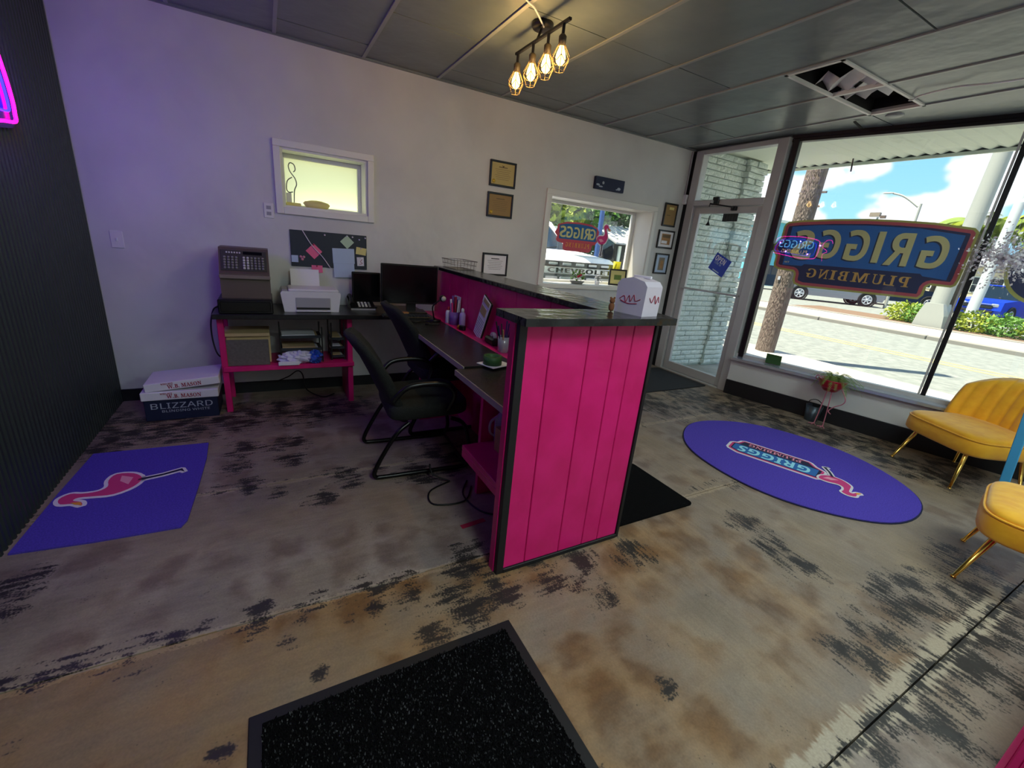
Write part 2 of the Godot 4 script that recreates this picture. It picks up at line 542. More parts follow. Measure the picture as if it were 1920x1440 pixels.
func floor_image() -> Image:
	var w := 2048
	var h := 1521
	var k := w / FLOOR_W
	var blot := PackedFloat32Array()
	blot.resize(w * h)
	for i in range(0, STAINS.size(), 3):
		var r: float = STAINS[i + 2] * 1.8
		var cx: float = STAINS[i]
		var cz: float = STAINS[i + 1]
		for y in range(maxi(0, int((cz - r) * k)), mini(h, int((cz + r) * k))):
			for x in range(maxi(0, int((cx - r) * k)), mini(w, int((cx + r) * k))):
				var d := Vector2(x / k - cx, y / k - cz).length_squared() / (r * r)
				if d < 1.0:
					var a := y * w + x
					blot[a] = maxf(blot[a], 1.0 - d)
	var l0 := noise_bytes(w, h, 3, 0.0031, 4)
	var l1 := noise_bytes(w, h, 14, 0.022, 4)
	var l2 := noise_bytes(w, h, 25, 0.34, 3)
	var l3 := noise_bytes(w, h, 36, 0.008, 5)
	var lz := noise_bytes(w, h, 47, 0.14, 4, 1, 7)      # drawn out along z
	var lx := noise_bytes(w, h, 58, 0.11, 4, 6, 1)      # drawn out along x
	var o := PackedByteArray()
	o.resize(w * h * 3)
	var joints := [0.52, 1.63, 2.62, 3.86]
	for y in h:
		var z := y / k
		var jd := 9.0
		for j in joints: jd = minf(jd, absf(z - j))
		for x in w:
			var i := y * w + x
			var a := l0[i] / 255.0
			var b := l1[i] / 255.0
			var c := l2[i] / 255.0
			var e := l3[i] / 255.0
			var xx := x / k
			var right := clampf((xx - 2.0) / 0.6, 0.0, 1.0)
			var n := lerpf(lx[i] / 255.0, lz[i] / 255.0, right)
			# grey-tan wash; the bay towards the camera was stained ochre; its deepening leftwards paints in warm lamp glow
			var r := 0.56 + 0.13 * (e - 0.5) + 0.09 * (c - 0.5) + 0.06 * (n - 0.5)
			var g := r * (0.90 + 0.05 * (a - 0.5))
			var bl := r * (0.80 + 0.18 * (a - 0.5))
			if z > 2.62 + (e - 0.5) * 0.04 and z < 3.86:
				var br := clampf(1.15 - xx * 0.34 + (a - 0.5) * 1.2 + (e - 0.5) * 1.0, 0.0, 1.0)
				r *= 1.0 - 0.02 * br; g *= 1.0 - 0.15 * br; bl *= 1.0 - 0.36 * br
			# soft brown pads between pale lines where floor tiles lay
			var ax := absf(fposmod(xx / 0.235 + (a - 0.5) * 0.5, 1.0) - 0.5)
			var az := absf(fposmod(z / 0.235 + (e - 0.5) * 0.4, 1.0) - 0.5)
			var pad := smoothstep(0.50, 0.12, maxf(ax, az * 0.9) + (b - 0.5) * 0.4) * smoothstep(0.40, 0.58, a * 0.45 + e * 0.5)
			r -= pad * 0.115; g -= pad * 0.125; bl -= pad * 0.12
			# black glue in streaked patches and specks
			var m := blot[i]
			var t := 0.0
			if m > 0.02: t = smoothstep(0.40, 0.78, m * 0.66 + (n - 0.5) * 1.1 + (c - 0.5) * 1.0 + (b - 0.5) * 1.1 + 0.04)
			else: t = smoothstep(0.90, 1.0, b * 0.62 + c * 0.55) * 0.8
			# crumbling joints: a pale patched band at the right-hand one
			if z > 3.77 and z < 3.95 and xx > 2.3:
				var pale := smoothstep(0.058, 0.034, absf(z - 3.86 + 0.012) + (b - 0.5) * 0.05 + (n - 0.5) * 0.06)
				r = lerpf(r, 0.68 + 0.12 * (c - 0.5), pale); g = lerpf(g, 0.63 + 0.12 * (c - 0.5), pale); bl = lerpf(bl, 0.55 + 0.12 * (c - 0.5), pale)
				t = lerpf(t, smoothstep(0.44, 0.52, n * 0.45 + b * 0.45 + c * 0.2 - absf(z - 3.864 + (e - 0.5) * 0.05) * 6.0), pale)
			elif jd < 0.09:
				var q := (n - 0.5) * 0.8 + (b - 0.5) * 0.7 + (c - 0.5) * 0.5
				if jd < 0.022 + q * 0.03:
					r += 0.09; g += 0.08; bl += 0.06
				t = maxf(t, smoothstep(0.10, 0.26, q + (e - 0.5) * 0.5 - jd * 2.0))
			t *= 0.88
			r = lerpf(r, 0.115, t); g = lerpf(g, 0.105, t); bl = lerpf(bl, 0.10, t)
			o[i * 3] = int(clampf(r, 0.0, 1.0) * 255.0)
			o[i * 3 + 1] = int(clampf(g, 0.0, 1.0) * 255.0)
			o[i * 3 + 2] = int(clampf(bl, 0.0, 1.0) * 255.0)
	return Image.create_from_data(w, h, false, Image.FORMAT_RGB8, o)

# ------------------------------------------------------------------ the room
func front_x(z: float, off := 0.0) -> float:      # inner face line of the shop front
	return WIN0.x + off if z < WIN0.y else WIN0.x + off + SLOPE * (z - WIN0.y)

func flat_prism(st: SurfaceTool, poly: PackedVector2Array, y0: float, y1: float) -> void:
	prism(st, poly, y1 - y0, Transform3D(Basis(Vector3.RIGHT, Vector3.BACK, Vector3.DOWN), Vector3.ZERO), -y1)

func inside_room(off: float) -> PackedVector2Array:
	return PackedVector2Array([Vector2(-0.0, 0.0), Vector2(WIN0.x + off, 0.0), Vector2(WIN0.x + off, WIN0.y), Vector2(front_x(5.2, off), 5.2), Vector2(0.0, 5.2)])

func room() -> void:
	# floor: concrete bays with open joints
	var fl := thing("floor", Vector3.ZERO, "stained bare concrete floor with black glue spots and open joints", "floor", "", "structure")
	var edges := [-0.0, 0.52, 1.63, 2.62, 3.86, 5.2]
	var lines := inside_room(0.06)
	for i in 5:
		var g0: float = edges[i] + (0.003 if i > 0 else 0.0)
		var g1: float = edges[i + 1] - (0.003 if i < 4 else 0.0)
		var bay := PackedVector2Array([Vector2(-0.02, g0), Vector2(8, g0), Vector2(8, g1), Vector2(-0.02, g1)])
		var p: PackedVector2Array = Geometry2D.intersect_polygons(bay, lines)[0]
		if Geometry2D.is_polygon_clockwise(p): p.reverse()
		var st := S()
		var id := Geometry2D.triangulate_polygon(p)
		for j in range(0, id.size(), 3):
			var q := [p[id[j]], p[id[j + 1]], p[id[j + 2]]]
			if (q[1] - q[0]).cross(q[2] - q[0]) < 0.0: q = [q[0], q[2], q[1]]
			for v in q:
				st.set_uv(Vector2(v.x / FLOOR_W, v.y / FLOOR_D))
				st.add_vertex(Vector3(v.x, 0, v.y))
		for j in p.size():
			var a := p[j]
			var b := p[(j + 1) % p.size()]
			for v in [[a, 0.0], [b, -0.1], [b, 0.0], [a, 0.0], [a, -0.1], [b, -0.1]]:
				st.set_uv(Vector2(v[0].x / FLOOR_W, v[0].y / FLOOR_D))
				st.add_vertex(Vector3(v[0].x, v[1], v[0].y))
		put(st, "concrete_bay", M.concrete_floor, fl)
	var sb := S()
	flat_prism(sb, lines, -0.2, -0.035)
	put(sb, "joint_filler", M.soil, fl)

	# white wall with two openings
	var st := S()
	for b in [[-0.2, 1.206, 0, 3.2], [1.206, 1.852, 0, 1.537], [1.206, 1.852, 1.968, 3.2], [1.852, 3.70, 0, 3.2], [3.70, 5.19, 0, 1.02], [3.70, 5.19, 1.95, 3.2], [5.19, 5.80, 0, 3.2]]:
		addb(st, b[0], b[1], b[2] - (0.2 if b[2] == 0 else 0.0), b[3], -0.32, 0.0)
	meta(put(st, "wall_back", M.plaster), "white plaster wall with two windows and framed certificates", "wall", "", "structure")
	# ribbed dark wall on the left
	st = S()
	var n := 130
	var zs := []
	for i in n + 1:
		var z := i * 0.04
		zs.append(Vector2(0.0, z)); zs.append(Vector2(0.0, z + 0.012)); zs.append(Vector2(0.012, z + 0.018)); zs.append(Vector2(0.012, z + 0.034))
	for i in zs.size() - 1:
		var a: Vector2 = zs[i]
		var b: Vector2 = zs[i + 1]
		quad(st, Vector3(a.x, 0.0, a.y), Vector3(a.x, 3.1, a.y), Vector3(b.x, 3.1, b.y), Vector3(b.x, 0.0, b.y))
	addb(st, -0.22, -0.001, -0.2, 3.2, -0.32, 5.4)
	meta(put(st, "wall_left", M.ribbed), "dark ribbed metal panel wall carrying the neon sign", "wall", "", "structure")
	# wall behind the camera
	meta(bx(-0.2, front_x(5.2, 0.3), -0.2, 3.2, 5.2, 5.4, "wall_rear", M.plaster), "plain white wall closing the room behind the camera", "wall", "", "structure")
	# baseboards
	st = S()
	addb(st, 0.0, 5.65, 0.0, 0.095, 0.0, 0.014, 0.003)
	meta(put(st, "baseboard_back", M.black_trim), "black baseboard along the foot of the white wall", "baseboard", "", "structure")

	# ceiling: dark satin tiles in a metal grid, some of them sagging a little
	var cl := thing("ceiling", Vector3.ZERO, "dark grey satin drop ceiling of long tiles in a metal grid", "ceiling", "", "structure")
	var rng := RandomNumberGenerator.new()
	rng.seed = 5
	var hole := PackedVector2Array([Vector2(4.29, 1.91), Vector2(5.49, 1.91), Vector2(5.49, 2.265), Vector2(4.29, 2.265)])
	var outline := inside_room(0.0)
	for k in 12:
		var x0 := k * 0.61 + 0.012
		var x1 := k * 0.61 + 0.598
		var cuts := [0.0, 0.28, 1.50, 2.725, 3.95, 5.2]
		if k in [1, 3]: cuts = [0.0, 0.9, 2.12, 3.34, 4.56, 5.2]
		if k >= 7: cuts = [0.0, 0.69, 1.91, 3.13, 4.35, 5.2] if k > 8 else [0.0, 0.69, 1.91, 2.265, 3.49, 4.71, 5.2]
		for j in cuts.size() - 1:
			var z0: float = cuts[j] + 0.005
			var z1: float = cuts[j + 1] - 0.005
			if k in [7, 8] and cuts[j] == 1.91: continue
			var poly := PackedVector2Array([Vector2(x0, z0), Vector2(x1, z0), Vector2(x1, z1), Vector2(x0, z1)])
			for p in Geometry2D.intersect_polygons(poly, outline):
				var ti := S()
				var sag := rng.randf_range(0.0, 0.008)
				flat_prism(ti, p, CEIL + 0.004 - sag * 0.5, CEIL + 0.022)
				put(ti, "ceiling_tile", M.tile, cl)
	for k in 12:
		var x := k * 0.61
		var zend := 5.2
		var z0 := 0.0
		if x > WIN0.x: z0 = (x - WIN0.x) / SLOPE + WIN0.y
		if z0 < zend - 0.1:
			if k == 8:
				bx(x - 0.012, x + 0.012, CEIL - 0.006, CEIL + 0.03, 0.0, 1.90, "main_tee", M.tee, cl)
				bx(x - 0.012, x + 0.012, CEIL - 0.006, CEIL + 0.03, 2.275, 5.2, "main_tee", M.tee, cl)
			else:
				bx(x - 0.012, x + 0.012, CEIL - 0.006, CEIL + 0.03, z0, zend, "main_tee", M.tee, cl)
	var roof := S()
	flat_prism(roof, PackedVector2Array([Vector2(-0.2, -0.32), Vector2(5.9, -0.32), Vector2(5.9, 1.15), Vector2(front_x(5.4, 0.2), 5.4), Vector2(-0.2, 5.4)]), 3.08, 3.2)
	put(roof, "roof_deck", M.plenum, cl)
	bx(0.0, 5.7, CEIL - 0.012, CEIL + 0.002, 0.0, 0.022, "edge_angle", M.tile, cl)

	# dark header strip between ceiling and shop front
	var hd := thing("trim_1", Vector3.ZERO, "dark header strip between ceiling and shop front glass", "trim", "", "structure")
	front_bar(hd, "header", M.tile, -3.0, 0.0, 2.675, 3.1, 0.10, 0.06)
	front_bar(hd, "header", M.dark_metal, 0.0, 4.3, 2.66, 3.1, 0.10, 0.06)

	# broken light fitting: open white housing with bent louvre sheets
	var tf := thing("ceiling_light_housing", Vector3(4.89, CEIL, 2.0875), "open broken troffer in the ceiling with bent white louvre sheets", "light fitting")
	var fr := S()
	for b in [[-0.61, 0.61, -0.185, -0.165], [-0.61, 0.61, 0.165, 0.185], [-0.61, -0.585, -0.185, 0.185], [0.585, 0.61, -0.185, 0.185]]:
		addb(fr, b[0], b[1], -0.008, 0.012, b[2], b[3])
	put(fr, "rim", M.white_paint, tf)
	var hs := S()
	for b in [[-0.6, 0.6, 0.11, 0.12, -0.178, 0.178], [-0.6, -0.59, 0.0, 0.11, -0.178, 0.178], [0.59, 0.6, 0.0, 0.11, -0.178, 0.178], [-0.6, 0.6, 0.0, 0.11, -0.178, -0.17], [-0.6, 0.6, 0.0, 0.11, 0.17, 0.178]]:
		addb(hs, b[0], b[1], b[2], b[3], b[4], b[5])
	put(hs, "housing", M.plenum, tf)
	bx(-0.012, 0.012, -0.006, 0.02, -0.17, 0.17, "cross_bar", M.white_paint, tf)
	# crumpled pieces of the white louvre, folded into peaks
	for q in [[-0.27, -0.02, 3], [0.0, 0.25, 8]]:
		var hr := RandomNumberGenerator.new()
		hr.seed = q[2]
		var pt := []
		for j in 5:
			var row := []
			for i in 4:
				row.append(Vector3(lerpf(q[0], q[1], i / 3.0) + hr.randf_range(-0.03, 0.03), 0.012 + (0.075 if (i + j) % 2 else 0.0) * hr.randf_range(0.5, 1.0), lerpf(-0.165, 0.165, j / 4.0) + (hr.randf_range(-0.02, 0.02) if j in [1, 2, 3] else 0.0)))
			pt.append(row)
		for j in 4:
			var s := S()
			for i in 3:
				var up := Vector3(0, 0.002, 0)
				for w in [[pt[j][i], pt[j][i + 1], pt[j + 1][i]], [pt[j + 1][i], pt[j][i + 1], pt[j + 1][i + 1]]]:
					var mid: Vector3 = (w[0] + w[1] + w[2]) / 3.0
					ctri(s, w[0], w[1], w[2], mid + Vector3(0, 0.5, 0))
					ctri(s, w[0] + up, w[1] + up, w[2] + up, mid - Vector3(0, 0.5, 0))
			put(s, "louvre_sheet", M.white_plastic, tf)
	var wl := S()
	tube(wl, curve([Vector3(5.30, 2.69, 2.24), Vector3(5.22, 2.665, 2.30), Vector3(5.172, 2.67, 2.36), Vector3(5.17, 2.68, 2.54), Vector3(5.14, 2.655, 2.70), Vector3(5.20, 2.66, 2.86), Vector3(5.3, 2.67, 3.3)], 6), 0.006, 6)
	meta(put(wl, "loose_cable", M.white_plastic), "loose white cable hanging along the ceiling beside the broken troffer", "cable")
	var dt := S()
	lathe(dt, [Vector2(0, -0.012), Vector2(0.05, -0.012), Vector2(0.062, -0.004), Vector2(0.062, 0.003)], Vector3(5.62, CEIL, 2.03), 24)
	meta(put(dt, "ceiling_cover_plate", M.tee), "round grey cover plate on the ceiling by the shop front", "cover plate")
	var sg := S()
	for i in 4:
		box(sg, Vector3(5.60 + i * 0.035, CEIL - 0.012 - 0.006 * i, 1.76), Vector3(0.04, 0.006, 0.02), 0.0, Basis(Vector3.BACK, -0.2))
	meta(put(sg, "loose_ceiling_strip", M.closure_dark), "short dark strip drooping from the ceiling near the window", "trim strip")

# a bar along the shop front; u runs from the corner post at the door (u < 0 is the door side: z = u + 1.15), y0..y1 high
func front_bar(parent: Node, called: String, m: Material, u0: float, u1: float, y0: float, y1: float, depth: float, off := 0.0, bevel := 0.0) -> void:
	var st := S()
	if u0 < -0.001:
		addb(st, WIN0.x + off - depth * 0.5, WIN0.x + off + depth * 0.5, y0, y1, maxf(0.0, WIN0.y + u0), WIN0.y + u1, bevel)
	else:
		var c := win(0.5 * (u0 + u1), 0.5 * (y0 + y1), -off)
		box(st, c, Vector3(depth, y1 - y0, u1 - u0), bevel, win_basis())
	put(st, called, m, parent)

func win_basis() -> Basis:      # x outwards, z along the window
	var along := Vector3(SLOPE, 0, 1).normalized()
	return Basis(Vector3.UP.cross(along), Vector3.UP, along)

# a point of the window plane: u along it, y up, inn metres into the room
func win(u: float, y: float, inn := 0.0) -> Vector3:
	var bs := win_basis()
	return Vector3(WIN0.x, y, WIN0.y) + bs.z * u - bs.x * inn

func shop_front() -> void:
	# low wall, its baseboard and sill
	var lw := thing("wall_right", Vector3.ZERO, "low grey wall under the shop front window", "wall", "", "structure")
	front_bar(lw, "low_wall", M.plaster, 0.0, 4.3, -0.2, 0.40, 0.16, -0.0)
	var bb := thing("baseboard_right", Vector3.ZERO, "tall black baseboard on the low wall under the shop window", "baseboard", "", "structure")
	front_bar(bb, "baseboard", M.black_trim, -0.02 + 0.02, 4.3, 0.0, 0.165, 0.02, -0.09, 0.004)
	var sl := thing("trim_2", Vector3.ZERO, "pale painted sill board under the shop window", "trim", "", "structure")
	front_bar(sl, "sill", M.sill_gloss, -0.0, 4.3, 0.40, 0.435, 0.24, -0.02, 0.006)
	# window framing and panes
	var w := thing("window_1", Vector3.ZERO, "large aluminium framed shop window beside the door", "window", "", "structure")
	front_bar(w, "post", M.dark_metal, 0.03, 0.085, 0.435, 2.66, 0.09, 0.03, 0.006)
	front_bar(w, "rail", M.aluminium, 0.0, 4.3, 0.43, 0.47, 0.07, 0.03, 0.004)
	front_bar(w, "rail", M.dark_metal, 0.0, 4.3, 2.635, 2.665, 0.07, 0.03, 0.004)
	front_bar(w, "post", M.dark_metal, 1.605, 1.64, 0.46, 2.64, 0.06, 0.03, 0.005)
	front_bar(w, "post_cap", M.aluminium, 1.585, 1.60, 0.46, 2.64, 0.05, 0.03, 0.003)
	front_bar(w, "post", M.dark_metal, 3.22, 3.27, 0.46, 2.64, 0.08, 0.03, 0.005)
	front_bar(w, "post", M.dark_metal, 4.25, 4.31, 0.43, 2.66, 0.09, 0.03, 0.005)
	for b in [[0.08, 1.60], [1.64, 3.23], [3.26, 4.26]]:
		front_bar(w, "pane", M.glass, b[0], b[1], 0.46, 2.645, 0.006, 0.03)
	# door side: posts, transom, door leaf
	var df := thing("window_2", Vector3.ZERO, "aluminium door surround with a glass transom above the door", "window", "", "structure")
	var X := WIN0.x
	for b in [[0.055, 0.165, "jamb"], [1.055, 1.165, "jamb"]]:
		bx(X - 0.05, X + 0.05, 0.0, 2.675, b[0], b[1], b[2], M.aluminium, df, 0.006)
	bx(X - 0.045, X + 0.045, 0.0, 2.675, 0.0, 0.056, "corner_filler", M.dark_metal, df)
	bx(X - 0.05, X + 0.05, 2.625, 2.675, 0.165, 1.055, "head", M.aluminium, df, 0.005)
	bx(X - 0.05, X + 0.05, 2.05, 2.125, 0.165, 1.055, "transom_bar", M.aluminium, df, 0.006)
	bx(X - 0.003, X + 0.003, 2.12, 2.63, 0.16, 1.06, "transom_pane", M.glass, df)
	bx(X - 0.06, X + 0.08, 0.0, 0.018, 0.165, 1.055, "threshold", M.aluminium, df, 0.004)
	var dr := thing("door_1", Vector3.ZERO, "glass shop door in a narrow aluminium frame", "door", "", "structure")
	for b in [[0.175, 0.255, 0.02, 2.045, "stile"], [0.985, 1.05, 0.02, 2.045, "stile"], [0.25, 0.99, 0.02, 0.125, "bottom_rail"], [0.25, 0.99, 1.975, 2.045, "top_rail"]]:
		bx(X - 0.022, X + 0.022, b[2], b[3], b[0], b[1], b[4], M.aluminium, dr, 0.005)
	bx(X - 0.003, X + 0.003, 0.12, 1.98, 0.25, 0.99, "door_pane", M.glass, dr)
	var pb := S()
	tube(pb, [Vector3(X - 0.05, 1.095, 0.235), Vector3(X - 0.05, 1.095, 1.02)], 0.011, 8)
	for z in [0.235, 1.02]: tube(pb, [Vector3(X - 0.05, 1.095, z), Vector3(X - 0.015, 1.095, z)], 0.009, 8)
	put(pb, "push_bar", M.aluminium, dr)
	# door closer on the transom bar
	var dc := thing("door_closer", Vector3.ZERO, "grey door closer with folding arm above the glass door", "door closer")
	bx(X - 0.105, X - 0.05, 2.055, 2.115, 0.20, 0.46, "cylinder_body", M.aluminium, dc, 0.008)
	var ar := S()
	tube(ar, [Vector3(X - 0.08, 2.05, 0.42), Vector3(X - 0.30, 2.045, 0.60), Vector3(X - 0.05, 2.035, 0.72)], 0.008, 8)
	put(ar, "arm", M.dark_metal, dc)
	bx(X - 0.06, X - 0.02, 2.0, 2.045, 0.69, 0.75, "shoe", M.dark_metal, dc, 0.004)
	bx(X - 0.075, X - 0.05, 2.07, 2.15, 0.44, 0.52, "pivot_cover", M.black_plastic, dc, 0.004)
	# sign hanging on the door
	var os := thing("open_sign", Vector3(X - 0.035, 1.41, 0.70), "blue hanging sign lettered OPEN on the glass door", "sign")
	var tilt := Basis(Vector3.RIGHT, deg_to_rad(24.0))
	var face := Basis(Vector3.UP, -PI / 2)
	var pl := S()
	prism(pl, rounded(0.23, 0.20, 0.008), 0.004, Transform3D(tilt * face, Vector3.ZERO))
	put(pl, "plate", M.open_blue, os)
	lettering("OPEN", 0.062, M.paper, os, Transform3D(tilt * face, Vector3(-0.004, 0, 0) + tilt * Vector3(0, 0.048, -0.02)), true, false, 0.15)
	lettering("COME IN", 0.026, M.paper_blue, os, Transform3D(tilt * face, Vector3(-0.004, 0, 0) + tilt * Vector3(0, 0.0, -0.03)), false, false, 0.10)
	bx(-0.006, -0.003, -0.012, 0.0, -0.05, 0.05, "small_print", M.paper_blue, os).transform = Transform3D(tilt, tilt * Vector3(0, -0.075, 0))
	var sg := S()
	tube(sg, [tilt * Vector3(-0.003, 0.095, -0.10), Vector3(0.02, 0.285, -0.02), tilt * Vector3(-0.003, 0.095, 0.10)], 0.0022, 5)
	put(sg, "cord", M.cable_black, os)
	# bell and dark plate on the door
	var be := S()
	lathe(be, [Vector2(0, 0), Vector2(0.026, 0), Vector2(0.024, 0.008), Vector2(0.012, 0.03), Vector2(0.006, 0.045), Vector2(0.004, 0.11), Vector2(0, 0.11)], Vector3(X - 0.04, 1.84, 0.42), 16)
	meta(put(be, "door_bell", M.black_plastic), "small black bell hanging near the top of the glass door", "bell")
	var vb := thing("notice_plate", Vector3(X - 0.016, 1.93, 0.68), "small black plate fixed at the top of the glass door", "plate")
	bx(-0.006, 0.006, -0.042, 0.042, -0.095, 0.095, "plate", M.black_plastic, vb, 0.003)
	for k in 5: bx(-0.008, -0.005, -0.034, 0.034, -0.08 + k * 0.036, -0.066 + k * 0.036, "rib", M.ribbed, vb)
	# window lettering, read from the street
	shop_sign()
	# little green card on the sill
	var gc := thing("green_card", win(0.40, 0.435, 0.03), "small dark green card propped on the sill behind the window", "card")
	var gs := S()
	box(gs, Vector3(0, 0.058, 0), Vector3(0.004, 0.105, 0.15), 0.001, win_basis() * Basis(Vector3.BACK, 0.12))
	put(gs, "card", M.masking_green, gc)

func mirrored_poly(a: Array) -> PackedVector2Array:   # (u, y) pairs into the sign's own plane, whose x runs against u
	var o := PackedVector2Array()
	for i in range(0, a.size(), 2): o.append(Vector2(-a[i], a[i + 1]))
	return o

func shop_sign() -> void:
	# The sign faces the street: its x axis runs against u, its z axis points outwards.
	var bs := win_basis()
	var face := Basis(-bs.z, Vector3.UP, bs.x)
	var t := thing("window_sign", win(0.0, 0.0, -0.046), "large window sign reading GRIGGS PLUMBING mirrored, navy with olive edge", "sign")
	t.basis = face
	var outer := mirrored_poly([0.168, 1.897, 0.284, 1.914, 0.55, 1.932, 0.818, 1.939, 1.05, 1.933, 1.279, 1.92, 1.535, 1.885, 1.566, 1.855, 1.568, 1.80, 1.561, 1.474, 1.552, 1.425, 1.528, 1.406, 1.395, 1.409, 1.376, 1.39, 1.376, 1.319, 1.35, 1.281, 0.433, 1.273, 0.365, 1.295, 0.345, 1.33, 0.342, 1.395, 0.325, 1.415, 0.18, 1.425, 0.14, 1.445, 0.128, 1.475, 0.128, 1.556, 0.065, 1.642, 0.132, 1.735, 0.133, 1.85, 0.145, 1.88])
	var rose := grown(outer, -0.018)
	var navy_line := grown(outer, -0.045)
	var blue := mirrored_poly([0.212, 1.85, 0.45, 1.872, 0.831, 1.882, 1.20, 1.868, 1.495, 1.825, 1.483, 1.462, 1.325, 1.478, 1.305, 1.497, 0.41, 1.497, 0.39, 1.476, 0.212, 1.476])
	for l in [[outer, rose, "sign_olive", "olive_edge"], [rose, navy_line, "sign_rose", "rose_edge"], [navy_line, blue, "sign_navy", "navy_field"], [blue, PackedVector2Array(), "sign_blue", "blue_field"]]:
		var st := S()
		for half in [[-2.0, -0.8], [-0.8, 0.0]]:
			var cut := PackedVector2Array([Vector2(half[0], 1.0), Vector2(half[1], 1.0), Vector2(half[1], 2.2), Vector2(half[0], 2.2)])
			for part in Geometry2D.intersect_polygons(l[0], cut):
				for p in ([part] if l[1].is_empty() else Geometry2D.clip_polygons(part, l[1])):
					prism(st, p, 0.001, Transform3D(), -0.0042)
		put(st, l[3], M[l[2]], t)
	# big letters with a shade behind them; u of each letter's middle, its width, its lowest and highest y
	var big := [["G", 1.345, 0.155, 1.545, 1.815], ["R", 1.108, 0.15, 1.548, 1.828], ["I", 0.958, 0.05, 1.56, 1.833], ["G", 0.798, 0.155, 1.562, 1.84], ["G", 0.574, 0.155, 1.565, 1.833], ["S", 0.352, 0.155, 1.538, 1.822]]
	for l in big:
		for s in [[0.010, -0.010, "sign_shade", -0.0052, "letter_shade"], [0.0, 0.0, "sign_cream", -0.0064, "letter"]]:
			letter_fit(t, l[0], M[s[2]], -l[1] + s[0], (l[3] + l[4]) * 0.5 + s[1], l[2], l[4] - l[3], s[3], s[4], false)
	var us := [1.218, 1.121, 1.030, 0.895, 0.765, 0.679, 0.598, 0.493]
	var ws := [0.078, 0.078, 0.088, 0.135, 0.08, 0.052, 0.08, 0.085]
	for i in 8:
		letter_fit(t, "PLUMBING"[i], M.sign_gold, -us[i], 1.417, ws[i], 0.088, -0.0056, "small_letter", true)
	letter_fit(t, "TM", M.sign_cream, -0.248, 1.505, 0.04, 0.016, -0.0056, "mark", false)

func letter_fit(parent: Node, s: String, m: Material, x: float, y: float, w: float, h: float, z: float, called: String, serif: bool) -> MeshInstance3D:
	if s == "I" and not serif:
		var bar := S()
		box(bar, Vector3(x, y, z), Vector3(w, h, 0.001))
		return put(bar, called, m, parent)
	var t := TextMesh.new()
	var f := SystemFont.new()
	f.font_names = PackedStringArray(["Droid Serif" if serif else "Droid Sans"])
	f.font_weight = 700
	t.font = f
	t.text = s
	t.font_size = 64
	t.pixel_size = 0.01
	t.depth = 0.001
	t.curve_step = 3.0
	t.material = m
	var bb := glyph_box(t)
	var k := Vector3(w / maxf(bb.size.x, 0.01), h / maxf(bb.size.y, 0.01), 1.0)
	if m == M.sign_cream or m == M.sign_shade: k.x *= 1.12
	var o := MeshInstance3D.new()
	o.mesh = t
	o.name = called
	var c := bb.get_center()
	o.transform = Transform3D(Basis.from_scale(k), Vector3(x - c.x * k.x, y - c.y * k.y, z))
	parent.add_child(o, true)
	return o

func glyph_box(t: TextMesh) -> AABB:      # the box of the drawn strokes
	var a := t.get_mesh_arrays()
	var v: PackedVector3Array = a[Mesh.ARRAY_VERTEX]
	var bb := AABB(v[0], Vector3.ZERO)
	for p in v: bb = bb.expand(p)
	return bb

func casing(parent: Node, x0: float, x1: float, y0: float, y1: float, wide: float, thick: float, m: Material, sill := true) -> void:
	bx(x0 - wide, x1 + wide, y1, y1 + wide, 0.0, thick, "head_casing", m, parent, 0.004)
	bx(x0 - wide, x0, y0 - (wide if sill else 0.0), y1, 0.0, thick, "side_casing", m, parent, 0.004)
	bx(x1, x1 + wide, y0 - (wide if sill else 0.0), y1, 0.0, thick, "side_casing", m, parent, 0.004)
	if sill: bx(x0, x1, y0 - wide, y0, 0.0, thick, "bottom_casing", m, parent, 0.004)

